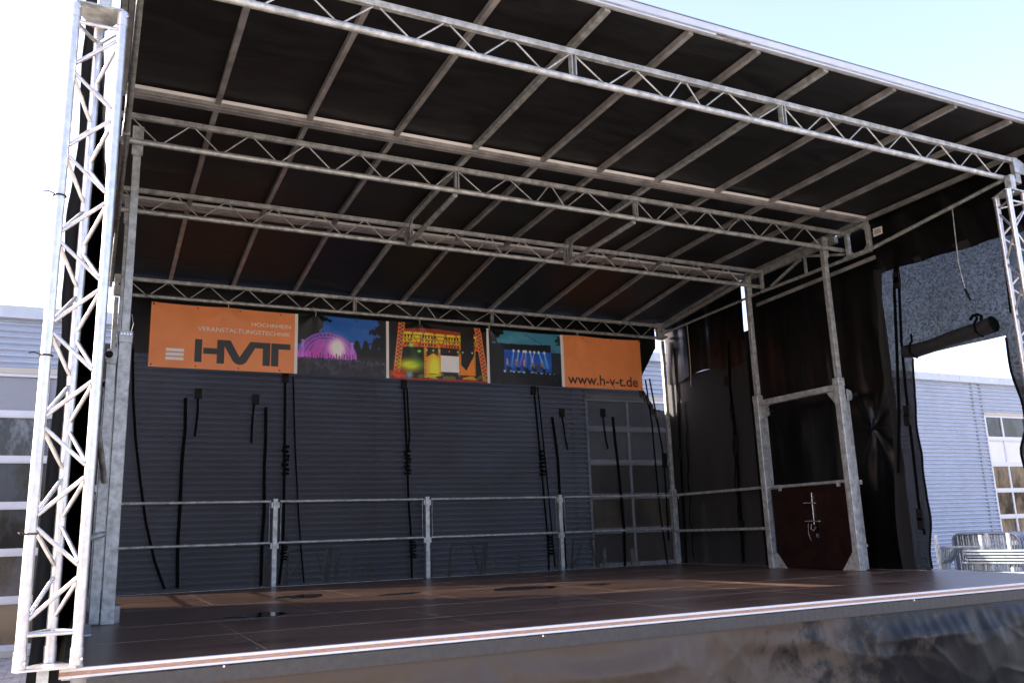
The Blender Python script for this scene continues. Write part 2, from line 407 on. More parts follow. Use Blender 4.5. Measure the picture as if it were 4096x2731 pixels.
sm_ = N_.new('ShaderNodeMapRange'); sm_.interpolation_type = 'SMOOTHSTEP'; sm_.inputs['From Min'].default_value = .44; sm_.inputs['From Max'].default_value = .64; L_.new(ad_.outputs[0], sm_.inputs[0])
mx_ = N_.new('ShaderNodeMix'); mx_.data_type = 'RGBA'; L_.new(sm_.outputs[0], mx_.inputs[0]); L_.new(src_, mx_.inputs[6]); mx_.inputs[7].default_value = (.078, .058, .041, 1)   # bounce from the sunlit yard painted in as brown blotches, fading to the right
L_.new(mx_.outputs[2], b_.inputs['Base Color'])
sk = thing('front_skirt', 'black crumpled vinyl skirt hanging below the stage front edge', 'skirt', (4.7, -.03, -.95))
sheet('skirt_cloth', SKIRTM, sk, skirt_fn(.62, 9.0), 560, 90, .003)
sheet('hem_band', mat('skirt_hem', (.05, .047, .043), .55, 0, .2, 30), sk, lambda s, t: Vector((.62+8.38*s, -.039-.002*math.sin(s*900), -.045-.075*t)), 400, 2, .003)
for x in (1.25, 3.1, 6.35):
     MB().tube((x, -.028, -.047), (x, -.046, -.047), .006, 8).build('button', ZINC, sk)

# ------------------------------------------------------------------ roof
roof = thing('stage_canopy', 'black tarpaulin stage roof on a frame of aluminium rafters', 'roof', (4.7, 2.1, 4.1))
RX1 = W
def yz(t): return t
def strip(a, b, dz):
    def fn(s, t):
        y = a[0]+(b[0]-a[0])*t; z = a[1]+(b[1]-a[1])*t + dz
        x = X0+(RX1+.08-X0)*s
        z += noise.noise(Vector((x*.9, y*1.1, 0)))*.008 + noise.noise(Vector((x*3.1+y, y*2.3, 4)))*.006
        return Vector((x, y, z))
    return fn
for a, b in ((P0, P1), (P1, P2), (P2, P3)):
    sheet('roof_sheet', TARP, roof, strip(a, b, .045), 60, 14, .004)
allx = [X0+.025] + RX + [W-.025]
for a, b in ((P0, P1), (P1, P2), (P2, P3)):
    for i, x in enumerate(allx):
        wd = .042 if i not in (4, 7) else .05
        e = .055 if b is P1 else (.06 if a is P1 else .05)
        A = Vector((x, a[0], a[1])); B = Vector((x, b[0], b[1])); d = (B-A).normalized()
        MB().bar(A+d*(.018 if a is P0 else .05), B-d*.045, wd, .05).build('rafter', GALV if i in (0, 4, 7, 11) else RAFT, roof)
for P in (P1, P2):
    y, z = P
    a = MB().box(((X0+W)/2, y-.048, z+.010), (W-X0, .008, .036), Matrix.Rotation(R(38), 3, 'X')).build('gutter_lip', PANELW, roof); MB().box(((X0+W)/2, y-.030, z-.018), (W-X0, .03, .036)).build('gutter_rail', RAFT, roof)
    MB().box(((X0+W)/2, y+.012, z-.030), (W-X0, .055, .026)).build('gutter_channel', RAFT, roof)
    MB().box(((X0+W)/2, y+.040, z-.012), (W-X0, .016, .060)).build('gutter_rail', RAFT, roof)
# front fascia
y, z = P0
MB().box(((X0+W)/2+.10, y-.030, z+.047), (W-X0+.2, .010, .056)).build('front_fascia', WHITEALU, roof)
MB().box(((X0+W)/2+.10, y-.030, z+.078), (W-X0+.2, .022, .006)).build('fascia_lip', BLUEGR, roof)
MB().box(((X0+W)/2+.10, y-.018, z+.014), (W-X0+.2, .03, .010)).build('fascia_ledge', RAFT, roof)
MB().box(((X0+W)/2+.10, y+.005, z+.02), (W-X0+.2, .02, .05)).build('front_rail', GALV, roof)
xa = at(2854, 133, 1, y).x; xb = at(2991, 168, 1, y).x
for p, q in ((X0, xa), (xb, W)):
    MB().box(((p+q)/2, y-.016, z+.0005), (q-p, .026, .016)).build('keder_strip', WHITEALU, roof)
# side edges of the wing (two levels) and side frames
for x, sx in ((W-.06, 1), (X0+.07, -1)):
    MB().bar((x, 2.0, 4.135), (x, -.3, 4.165), .035, .03).build('side_rail', RAFT, roof)

def truss(name, label, y, zl, zu, xa, xb, posts, n_out_l, n_out_r, r=.025, plate=None):
    t = thing(name, label, 'truss', ((xa+xb)/2, y, zl), 'roof trusses of the stage')
    MB().tube((xa, y, zl), (xb, y, zl), r, 16).build('lower_chord', GALV, t, smooth=True)
    MB().box(((xa+xb)/2, y, zu), (xb-xa, .046, .046)).build('upper_chord', GALV, t, bevel=.004)
    a, b = posts
    top, bot = zu-.022, zl+r*.8
    def zig(seq):
        for (x1, u1), (x2, u2) in zip(seq, seq[1:]):
            s = .024*(1 if x2 > x1 else -1)
            MB().tube((x1+s, y, top if u1 else bot), (x2-s, y, top if u2 else bot), .0065, 8).build('diagonal', GALV, t, smooth=True)
    seq = [(a+(b-a)*k, u) for k, u in zip((0, .14, .27, .41, .50, .585, .71, .85, 1.0), (1, 0, 1, 0, 1, 0, 1, 0, 1))]
    zig(seq)
    for x0, xe, n in ((a, xa+.12, n_out_l), (b, xb-.12, n_out_r)):
        st = (xe-x0)/n
        zig([(x0+st*k, (k+1) % 2) for k in range(n+1)])
    for x in posts:
        p = MB(); p.box((x-.016, y, (zu+zl)/2), (.008, .05, zu-zl-.04)); p.box((x+.016, y, (zu+zl)/2), (.008, .05, zu-zl-.04)); p.box((x, y+.02, (zu+zl)/2), (.03, .01, zu-zl-.04))
        p.build('upright', GALV, t)
    for x in (xa, xb):
        if plate: MB().box((x, y, (zu+zl)/2), (plate, .05, zu-zl+.06)).build('end_plate', GALV, t, bevel=.004)
    return t
T1 = truss('roof_truss', 'front roof truss with the fattest tube, nearest the open front', 0.0, 3.784, 3.996, .46, 8.62, (3.555, 5.58), 12, 12, .026, .07)
MB().poly([(8.56, -.03, 3.86), (8.80, -.03, 3.84), (8.80, -.03, 3.93), (8.66, -.03, 4.0), (8.56, -.03, 4.0)], .012, (0, 1, 0)).build('node_plate', ALU, T1)
p2a = at(1024+1840*.43557, 683+70*.43557, 1, 2.42).x; p2b = at(2048+1130*.43557, 683+330*.43557, 1, 2.42).x
T2 = truss('roof_truss', 'second roof truss from the front, ahead of the middle beams', 2.42, 3.860, 4.086, .56, 8.86, (p2a, p2b), 12, 12, .026)
p3a = at(1024+1385*.43557, 683+530*.43557, 1, 3.82).x; p3b = at(2048+490*.43557, 683+740*.43557, 1, 3.82).x
T3 = truss('roof_truss', 'third roof truss, behind the two curved middle beams', 3.82, 3.764, 3.980, .56, 8.80, (p3a, p3b), 12, 12, .026, .04)
T4 = truss('roof_truss', 'rear roof truss carrying the printed banner', 6.25, 3.567, 3.770, .72, 8.80, (3.70, 5.78), 12, 12, .024)
for x in (.76, 8.81):
    MB().box((x, 6.25, 3.675), (.13, .07, .27)).build('end_plate', GALV, T4, bevel=.005)
    MB().tube((x, 6.212, 3.68), (x, 6.205, 3.68), .012, 10).build('bolt', RUB, T4)
# cross beams between second and third truss
for i, (xa_, xb_, lab) in enumerate(((p2a, p3a, 'left curved-ended beam joining the second and third trusses'), (p2b, p3b, 'right curved-ended beam joining the second and third trusses'))):
    t = thing('cross_beam', lab, 'beam', ((xa_+xb_)/2, 3.1, 3.8), 'beams between the middle trusses')
    MB().tube((xa_, 2.46, 3.835), (xb_, 3.78, 3.745), .028, 14).build('lower_tube', GALV, t, smooth=True)
    MB().bar((xa_, 2.46, 4.09), (xb_, 3.76, 4.02), .045, .05).build('upper_tube', GALV, t)
    br = MB(); pts = []
    for k in range(9):
        a = k/8; pts.append(Vector((xb_, 3.72-.10*max(0, a-.6)**1*2.5, 3.73+.30*a)))
    for p, q in zip(pts, pts[1:]): br.bar(p, q+(q-p)*.15, .012, .06, up=(0, 1, 0))
    br.bar(pts[0]+Vector((.025, 0, 0)), pts[5]+Vector((.025, 0, 0)), .01, .05, up=(0, 1, 0))
    br.build('curved_bracket', GALV, t)

# side frames of the trailer body (both sides)
for x, lab, s in ((8.85, 'galvanised side frame under the right roof edge', 1), (.66, 'galvanised side frame under the left roof edge', -1)):
    t = thing('side_frame', lab, 'frame', (x, 3, 3.7), 'side frames under the roof')  # side frame of the trailer body
    MB().bar((x, 2.50, 4.03), (x, 4.02, 3.99), .06, .085).build('top_beam', GALV, t, bevel=.005)
    MB().bar((x, 2.0, 4.07), (x, 2.46, 4.06), .05, .045).build('bracket_top', GALV, t)
    MB().bar((x, 2.0, 3.74), (x, 2.40, 3.735), .05, .045).build('bracket_bottom', GALV, t)
    for yy in (2.01, 2.33): MB().bar((x, yy, 3.76), (x, yy, 4.05), .05, .055, up=(0, 1, 0)).build('bracket_upright', GALV, t, bevel=.004)
    for yy, zz, a, b in ((2.06, 3.78, 1, 1), (2.29, 3.78, -1, 1), (2.06, 4.03, 1, -1), (2.29, 4.03, -1, -1)):
        MB().poly([(x, yy-a*.03, zz-b*.03), (x, yy+a*.05, zz-b*.03), (x, yy-a*.03, zz+b*.05)], .02, (1, 0, 0)).build('gusset', GALV, t)
    MB().tube((x, 2.0, 3.735), (x, 3.9, 3.72), .022, 12).build('lower_tube', GALV, t, smooth=True)
    MB().tube((x, 3.95, 3.72), (x, 6.2, 3.64), .018, 12).build('lower_tube', GALV, t, smooth=True)
    MB().bar((x, 3.75, 4.02), (x, 6.2, 3.74), .035, .05).build('rear_edge_beam', GALV, t)
    MB().bar((x+.03*s, 1.98, 3.64), (x+.03*s, 4.05, 3.57), .02, .045).build('keder_rail', RAFT, t)
    sc_ = MB()
    for k in range(9): yy = 2.1+k*.22; sc_.tube((x+.03*s-.011*s, yy, 3.636-.033*(yy-2.1)), (x+.03*s-.014*s, yy, 3.636-.033*(yy-2.1)), .008, 6)
    sc_.build('rivet', ZINC, t)['kind'] = 'stuff'
    MB().bar((x, 3.05, 3.74), (x, 3.05, 3.98), .03, .03, up=(0, 1, 0)).build('strut', GALV, t)
    MB().bar((x, 3.70, 3.75), (x, 3.12, 3.96), .03, .03).build('strut', GALV, t)
    MB().bar((x, 3.0, 3.965), (x, 2.40, 3.80), .025, .03).build('strut', GALV, t)
    MB().tube((x, 2.0, 3.745), (x, .34, 3.935), .022, 12).build('forward_tube', GALV, t, smooth=True)
    MB().tube((x, .34, 3.935), (x, .06, 3.96), .019, 12).build('forward_tube', GALV, t, smooth=True)

# ------------------------------------------------------------------ towers at the front corners
def tower(label, xl, xr, y, zb, zt, top):
    xm = (xl+xr)/2; yb = y+.20
    t = thing('tower_truss', label, 'truss tower', (xm, y, zb), 'aluminium corner towers')
    ch = [Vector((xl, y, 0)), Vector((xr, y, 0)), Vector((xm, yb, 0))]
    for c in ch:
        MB().tube(c+Vector((0, 0, zb+.02)), c+Vector((0, 0, zt)), .0255, 16).build('chord', ALU, t, smooth=True)
        MB().tube(c+Vector((0, 0, zb)), c+Vector((0, 0, zb+.08)), .029, 16).build('coupler', ALU, t, smooth=True)
        MB().tube(c+Vector((0, 0, zt-.08)), c+Vector((0, 0, zt+.005)), .029, 16).build('coupler', ALU, t, smooth=True)
    n = 13; h0 = zb+.19; h1 = zt-.14; st = (h1-h0)/n
    for k, (a, b) in enumerate(((0, 1), (1, 2), (2, 0))):
        for i in range(n):
            p, q = (ch[a], ch[b]) if (i+(k == 0)) % 2 else (ch[b], ch[a])
            d = (q-p).normalized()*.022
            MB().tube(p+d+Vector((0, 0, h0+st*i+.03)), q-d+Vector((0, 0, h0+st*(i+1)-.03)), .0105, 10).build('diagonal', ALU, t, smooth=True)
        for z in (zb+.15, zt-.10):
            MB().tube(ch[a]+Vector((0, 0, z)), ch[b]+Vector((0, 0, z)), .0105, 10).build('end_brace', ALU, t, smooth=True)
    for z in (zb-.006, zt+.01):
        pts = [Vector((xl-.0, y-.03, z)), Vector((xr+.0, y-.03, z)), Vector((xr+.03, y+.01, z)), Vector((xm+.035, yb+.02, z)), Vector((xm-.035, yb+.02, z)), Vector((xl-.03, y+.01, z))]
        MB().poly(pts, .010, (0, 0, 1)).build('end_plate', ALU if z < 1 else GALV, t)
    for c in ch[:2]:
        for z in (zb+.03, zt-.03):
            MB().tube(c+Vector((.02, -.026, z)), c+Vector((.02, -.040, z)), .007, 8).build('bolt', ZINC, t)
    # leg from the top plate up to the roof truss
    MB().bar((xm+.02, y+.05, zt+.01), (xm+.02, y+.05, top), .07, .07, up=(0, 1, 0)).build('top_leg', GALV, t, bevel=.006)
    MB().bar((xm-.02, y+.05, zb-.01), (xm-.02, y+.05, GZ), .05, .05, up=(0, 1, 0)).build('support_leg', GALV, t)
    MB().box((xm-.02, y+.05, GZ+.01), (.16, .16, .02)).build('foot_plate', GALV, t)
    return t
tw = tower('left triangular truss tower of glaring aluminium in front of the stage corner', .335, .57, -.1, .03, 3.47, 3.78)
tr = tower('right triangular truss tower of aluminium cut by the picture edge', 8.29, 8.52, -.1, -.03, 3.60, 3.79)
# cable ties on the left tower
for u, v, L_, lab in ((235, 775, .045, 'uppermost black cable tie round the left tower chord'), (205, 1418, .045, 'middle black cable tie round the left tower chord'), (115, 2134, .01, 'lowest black cable tie round the left tower chord')):
    p = at(u, v, 1, -.13)
    t = thing('cable_tie', lab, 'cable tie', p, 'cable ties on the left tower')
    c = Vector((.335, -.1, p.z))
    MB().path([c+Vector((.0295*math.cos(a), .0295*math.sin(a), 0)) for a in [i*math.pi/8 for i in range(17)]], .004, 6).build('loop', RUB, t)
    MB().path([c+Vector((-.02, -.02, 0)), c+Vector((-.05, -.04, .006)), c+Vector((-.03-L_, -.05, 0))], .0035, 6).build('tail', RUB, t)

# ------------------------------------------------------------------ gate frames and posts
def gate(xc, s, label, panel):
    """s=+1: right side.  Two legs carrying the telescopic posts of the middle trusses"""
    t = thing('post_portal', label, 'gate frame', (xc, 3.2, 0), 'galvanised gate frames')
    for y, top in ((2.48, 3.98), (3.88, 3.86)):
        MB().box((xc-.025*s, y, 1.10), (.095, .09, 2.20)).build('leg', GALV, t, bevel=.005)
        MB().box((xc+.066*s, y+.015*s, 1.0), (.070, .07, 1.98)).build('guide_channel', GALV, t, bevel=.004)
        MB().box((xc-.025*s, y, 2.19), (.105, .10, .10)).build('sleeve', GALV, t, bevel=.006)
        MB().box((xc-.02*s, y, (2.2+top)/2), (.062, .062, top-2.2)).build('telescopic_post', GALV, t, bevel=.003)
        MB().box((xc-.02*s, y-.035, top-.10), (.085, .012, .26)).build('head_plate', GALV, t)
        kp = MB().poly([(xc+.03*s, y-.055, 2.10), (xc+.10*s, y-.055, 2.08), (xc+.115*s, y-.055, 2.02), (xc+.10*s, y-.055, 1.97), (xc+.03*s, y-.055, 1.96)], .012, (0, 1, 0)).build('latch_plate', GALV, t)
        MB().tube((xc+.075*s, y-.06, 2.03), (xc+.075*s, y-.11, 2.03), .011, 10).build('pin', ZINC, kp)
        MB().path([(xc+.085*s, y-.10, 2.025), (xc+.085*s, y-.115, 2.025), (xc+.085*s, y-.14, 2.025), (xc+.085*s, y-.15, 2.025)], [.02, .027, .027, .018], 12).build('knob', RUB, kp)
        for zz in (2.24,):
            MB().path([(xc-.06*s, y-.04, 2.22), (xc-.075*s, y-.05, 2.30), (xc-.06*s, y-.03, 2.38)], .004, 6).build('pin_wire', ZINC, t)
        for k in range(4): MB().tube((xc-.06*s+.022*k*s, y-.051, 2.21), (xc-.06*s+.022*k*s, y-.056, 2.21), .007, 8).build('bolt', ZINC, t)
        MB().box((xc+.105*s, y-.02, 1.0), (.03, .05, .05)).build('hook', GALV, t)
        MB().box((xc+.085*s, y-.025, .28), (.02, .03, .03)).build('hook', GALV, t)
    y0, y1 = 2.525, 3.835
    MB().bar((xc-.025*s, y0, 2.13), (xc-.025*s, y1, 2.13), .07, .075).build('crossbar', GALV, t, bevel=.004)
    for y, k in ((y0, 1), (y1, -1)):
        MB().poly([(xc-.025*s, y-.01*k, 2.10), (xc-.025*s, y+.16*k, 2.10), (xc-.025*s, y-.01*k, 1.88)], .014, (1, 0, 0)).build('gusset', GALV, t)
        MB().poly([(xc-.03*s, y-.01*k, .004), (xc-.03*s, y+.20*k, .004), (xc-.03*s, y-.01*k, .26)], .014, (1, 0, 0)).build('gusset', GALV, t)
    if panel:
        MB().tube((xc-.02*s, y0, 1.02), (xc-.02*s, y1, 1.02), .02, 12).build('rail', GALV, t, smooth=True)
        for yy in (2.65, 3.62): MB().box((xc-.035*s, yy, 1.0), (.012, .05, .07)).build('hanger', GALV, t)
    return t
G1 = gate(8.60, 1, 'right galvanised gate frame with a brown plywood panel inside', True)
G2 = gate(.735, -1, 'left galvanised gate frame behind the aluminium tower', False)
MB().tube((.60, 2.0, 1.42), (.68, 2.42, 1.05), .022, 12).build('brace_tube', GALV_D, G2, smooth=True)
MB().tube((.56, 2.3, .62), (.70, 2.42, .66), .022, 12).build('brace_tube', GALV, G2, smooth=True)
pn = thing('plywood_barrier', 'dark brown plywood panel with a metal latch in the right gate', 'panel', (8.60, 3.2, 0))
MB().box((8.60, 3.18, .505), (.018, 1.27, .98)).build('board', PLYD, pn, bevel=.002)
lt = thing('toggle_latch', 'bright toggle latch with a black strap on the plywood panel', 'latch', (8.58, 3.2, .6))
LX = 8.578
def L4(zx, zy, row=2): return at(3072+zx*.43557, 683*row+zy*.43557, 0, LX)
a0, a1 = L4(402, 1385), L4(420, 1568)
a2 = L4(430, 110, 3)
MB().bar(a0, a2, .012, .03, up=(1, 0, 0)).build('bar', ZINC, lt, bevel=.002)
MB().bar(L4(330, 1480), L4(440, 1480), .014, .03, up=(1, 0, 0)).build('plate', ZINC, lt, bevel=.002)
MB().bar(L4(345, 78, 3), L4(480, 78, 3), .014, .03, up=(1, 0, 0)).build('plate', ZINC, lt, bevel=.002)
MB().path([L4(430, 60, 3), L4(455, 120, 3), L4(460, 190, 3)], .008, 6).build('strap', WEB, lt)
MB().bar(L4(458, 185, 3), L4(460, 230, 3), .012, .03, up=(1, 0, 0)).build('buckle', ZINC, lt)
MB().path([L4(400, 105, 3), L4(395, 150, 3), L4(420, 165, 3), L4(440, 130, 3)], .006, 6).build('hook', GALV, lt)
MB().path([L4(372, 100, 3), L4(370, 180, 3), L4(390, 240, 3), L4(402, 255, 3)], .004, 6).build('wire', ZINC, lt)
# rear corner posts
for x, lab in ((8.915, 'right rear corner post carrying the end of the rear truss'), (.735, 'left rear corner post mostly hidden behind the gate leg')):
    t = thing('corner_post', lab, 'post', (x, 6.36, 0), 'rear corner posts')
    MB().box((x, 6.36, .57), (.085, .08, 1.14)).build('sleeve', GALV, t, bevel=.004)
    MB().box((x, 6.36, 2.34), (.055, .055, 2.42)).build('telescopic_post', GALV, t, bevel=.003)
    MB().box((x, 6.30, 3.60), (.09, .10, .03)).build('head_plate', GALV, t)
    MB().path([(x+.045, 6.33, 1.1), (x+.07, 6.32, 1.05), (x+.065, 6.32, .98), (x+.04, 6.32, .96)], .003, 6).build('pin_wire', ZINC, t)
# railing
PX = [.79, 2.717, 4.755, 6.835, 8.89]
for i, x in enumerate(PX[1:4]):
    t = thing('railing_post', ('galvanised rear railing post left of the middle, under the first photo', 'galvanised rear railing post in the middle of the stage back', 'galvanised rear railing post right of the middle, in front of the url')[i], 'post', (x, 6.33, 0), 'rear railing posts')
    MB().box((x, 6.33, .54), (.058, .05, 1.08)).build('post', GALV, t, bevel=.004)
    for zz in (.50, 1.0):
        MB().box((x-.04, 6.33, zz), (.02, .03, .07)).build('bracket', GALV, t); MB().box((x+.04, 6.33, zz), (.02, .03, .07)).build('bracket', GALV, t)
labs = ('rear railing section beside the left gate leg', 'rear railing section below the stage photo with the purple arch', 'rear railing section below the yellow and red photo', 'rear railing section in front of the warehouse door')
for i in range(4):
    a, b = PX[i]+.055, PX[i+1]-.055
    t = thing('railing', labs[i], 'railing', ((a+b)/2, 6.32, .5), 'railing sections')
    MB().tube((a, 6.325, 1.045), (b, 6.325, 1.045), .017, 12).build('top_rail', GALV, t, smooth=True)
    MB().tube((a, 6.325, .535), (b, 6.325, .535), .017, 12).build('lower_rail', GALV, t, smooth=True)
    for x in (a+.015, b-.015): MB().box((x, 6.325, .79), (.007, .012, .50)).build('upright', GALV_D, t)
for x, lab in ((8.86, 'right side railing between the corner post and the gate'), (.70, 'left side railing behind the left gate')):
    t = thing('railing', lab, 'railing', (x, 5.1, .5), 'railing sections')
    for z in (.5, 1.045): MB().bar((x, 3.93, z), (x, 6.31, z), .03, .035).build('top_rail' if z > 1 else 'lower_rail', GALV, t)

# ------------------------------------------------------------------ side and back walls
def fold_noise(a, b, k=1.): return noise.noise(Vector((a, b, 5.3)))*k
# back gauze
bw = thing('rear_wall', 'black see-through gauze wall across the back of the stage', 'gauze wall', (4.7, 6.45, 0))
def bw_top(x): return 2.98 if x < 8.30 else 2.98-.05-.52*min(1, (x-8.30)/.42)**1.5
sheet('gauze', MESH, bw, lambda s, t: Vector((.60+8.42*s, 6.46+.015*fold_noise(s*14, t*1.5)+.012*fold_noise(s*40, t*2), -.06+t*(bw_top(.60+8.42*s)+.06))), 240, 24, 0)
ed = MB(); pts = [Vector((x, 6.455, bw_top(x)+.0)) for x in [8.30+.05*k for k in range(12)]]
ed.path(pts, .012, 8).build('drooping_hem', PVC, bw)
for k in range(5):
    x = 8.42+.07*k; z = bw_top(x)
    MB().path([(x, 6.44, z), (x+.02, 6.40, z-.10), (x+.05, 6.42, z-.26)], [.012, .03, .004], 8).build('crumpled_fold', PVC, bw, smooth=True)
va = thing('rear_valance', 'solid black vinyl valance behind the banner below the rear truss', 'valance', (4.7, 6.40, 3.3))
def va_bot(x): return 2.88 if x < 8.45 else (2.88+.55*min(1, (x-8.45)/.36))
sheet('vinyl', PVC, va, lambda s, t: Vector((.80+8.02*s, 6.41+.03*fold_noise(s*22, t*1.2), va_bot(.80+8.02*s)*(1-t)+3.79*t)), 240, 14, .003)
# right rear wall
def wallpart(name, label, M, y0, y1, z0f, z1f, x, amp, nu=60, nv=50, keep=None, extra=None, cat='wall tarp'):
    t = thing(name, label, cat, (x, (y0+y1)/2, max(0, z0f(.5))))
    def fn(s, tt):
        y = y0+(y1-y0)*s; z = z0f(s)*(1-tt)+z1f(s)*tt
        xx = x + amp*fold_noise(y*2.6, z*.5) + amp*.4*fold_noise(y*8, z*1.3)
        if extra: xx += extra(y, z)
        return Vector((xx, y, z))
    sheet('cloth', M, t, fn, nu, nv, 0 if M in (MESH, MESHR) else .003, keep=keep)
    return t
wallpart('side_gauze', 'dense dark gauze panel on the right between corner post and gate', MESHD, 4.50, 6.44, lambda s: -.05, lambda s: 2.90-.0*s, 9.02, .02)
def flapz(s): return 2.86-.05*math.sin(s*9)
wallpart('side_valance', 'black vinyl flap hanging over the dense gauze beside the corner post', PVC, 4.478, 6.40, flapz, lambda s: 4.06-.25*s, 9.0, .04)
PIN = at(3072+945*.43557, 1366+790*.43557, 0, 8.98)
def pin_extra(y, z):
    dy, dz = y-PIN.y, z-PIN.z; r = math.hypot(dy, dz)+.02
    a = math.atan2(dy, dz)
    vert = abs(math.cos(a))**3
    return -.03*math.exp(-r/.10) + .036*math.cos(a*8+.4)*vert*min(1, r/.08)*math.exp(-r/.55) - .02*math.exp(-((dz+.01*math.sin(y*9))/.02)**2)*math.exp(-abs(dy)/.3)
wallpart('side_tarp', 'black shiny vinyl tarp with pinched folds behind the right gate', PVC, 2.10, 4.60, lambda s: -.05, lambda s: 4.15, 9.05, .022, 170, 170, extra=pin_extra, keep=lambda s_, t_: not (t_ > .80 and s_ > .935))
# front right gauze with rolled-up window
OPL = [(4.5, 1.70), (2.40, 1.73), (2.24, 1.74), (1.93, 1.81), (1.56, 1.80), (1.13, 1.83), (.88, 1.79), (.36, 1.84), (-.1, 1.87)]
OPR = [(4.5, .55), (2.43, .63), (2.32, .62), (1.99, .60), (1.68, .565), (1.41, .57), (1.2, .64), (.7, .60), (-.1, .66)]
def ed_y(tab, z):
    for (za, ya), (zb_, yb_) in zip(tab, tab[1:]):
        if zb_ <= z <= za: return yb_+(ya-yb_)*(z-zb_)/(za-zb_)
    return tab[-1][1]
g3 = thing('side_gauze', 'blue-lit gauze wall with an open window on the far right', 'gauze wall', (8.98, 1.2, 0))
def g3x(y, z): return 9.0+.02*fold_noise(y*3, z*.6)
def strip_fn(ya, yb, z0, z1):
    def fn(s, t):
        z = z0+(z1-z0)*t; y = ya(z)*(1-s)+yb(z)*s
        return Vector((g3x(y, z), y, z))
    return fn
left = lambda z: 2.14 + .04*math.sin(z*3) + (2.5-z)*.045
sheet('gauze_left', MESHR, g3, strip_fn(left, lambda z: ed_y(OPL, z)+.02*math.sin(z*9), -.06, 2.38), 20, 60, 0)
sheet('gauze_right', MESHR, g3, strip_fn(lambda z: ed_y(OPR, z)+.015*math.sin(z*7), lambda z: -.28, -.06, 2.38), 30, 60, 0)
sheet('gauze_top', MESHR, g3, strip_fn(lambda z: 2.13, lambda z: -.28, 2.38, 3.52), 60, 40, 0)
for k, tab in enumerate((OPL, OPR)):
    MB().path([(9.0, ed_y(tab, z)+(.02*math.sin(z*9) if k == 0 else .015*math.sin(z*7)), z) for z in [2.36-.06*i for i in range(40)]], .012, 6).build('window_hem', WEB, g3)
sheet('side_hem', MESHD, g3, strip_fn(lambda z: left(z)+.01, lambda z: left(z)-.05, -.06, 3.5), 3, 50, .002)
def X9(zx, zy, row): return at(3072+zx*.43557, row*683+zy*.43557, 0, 8.95)
rl = thing('rolled_curtain', 'rolled-up black window flap hanging in the right gauze opening', 'rolled flap', X9(1650, 20, 2))
rp = [X9(1255, 90, 2), X9(1350, 85, 2), X9(1500, 40, 2), X9(1650, 1550, 1), X9(1800, 1500, 1), X9(1950, 1455, 1), X9(2075, 1405, 1)]
MB().path(rp, [.070, .080, .074, .076, .079, .082, .088], 18).build('roll', mat('black_cloth_roll', (.012, .011, .011), .75, 0, .5, 20, .6, 14), rl, smooth=True)
MB().path([rp[-1]-(rp[-2]-rp[-1])*-.02, rp[-1]+(rp[-1]-rp[-2])*.12], [.089, .06], 18).build('roll_end', WEB, rl)
for i in (1, 5):
    q = rp[i]; MB().path([q+Vector((-.0, -.02, -.085)), q+Vector((-.085, 0, -.03)), q+Vector((-.085, .0, .06)), q+Vector((-.02, .01, .11)), q+Vector((0, .02, .2 if i == 1 else .14))], .014, 6).build('tie_strap', WEB, rl)
MB().path([X9(1955, 1380, 1), X9(1960, 1330, 1), X9(1925, 1318, 1), X9(1880, 1330, 1), X9(1855, 1370, 1)], .016, 6).build('loop_strap', WEB, rl)
# valance over the front right gauze
def vz0(s): return 3.375+.095*s
def vfold(y, z): return .03*math.sin((y*1.0-z*.55)*11) * (.4+.6*abs(fold_noise(y*1.5, z)))*1.4
wallpart('side_valance', 'black shiny vinyl valance with slanting folds above the far right gauze', PVC, -.28, 2.12, vz0, lambda s: 4.26-.05*s, 8.99, .02, 150, 40, extra=vfold)
# left side wall (seen edge on behind the tower)
lw = thing('left_side_wall', 'sunlit black gauze side wall seen edge-on behind the left tower', 'gauze wall', (.45, 2, GZ))
def lfn(s, t):
    y = .09+4.3*s; z = GZ+.05+(4.0-GZ)*t
    e = math.exp(-s*9)
    x = .375+.17*s**.6 + .022*e*(fold_noise(z*1.6, 2)+.6*fold_noise(z*4.5, 8)) + .02*fold_noise(y*4, z*.4)
    return Vector((x, y, z))
sheet('gauze', mesh_fabric('left_gauze', .04, base=(.018, .018, .017), sp=60), lw, lfn, 90, 90, .002)
sheet('inner_vinyl', PVC, lw, lambda s, t: Vector((.565+.02*fold_noise(s*9, t*2), .30+4.1*s, .0+3.95*t)), 60, 30, .003)

sheet('bay_gauze', mesh_fabric('thin_bay_gauze', .22, base=(.008, .008, .008), sp=40, grz=.1), lw, lambda s, t: Vector((.56+.03*fold_noise(s*6, t*2), 4.39+1.98*s, .0+3.75*t)), 30, 20, 0)
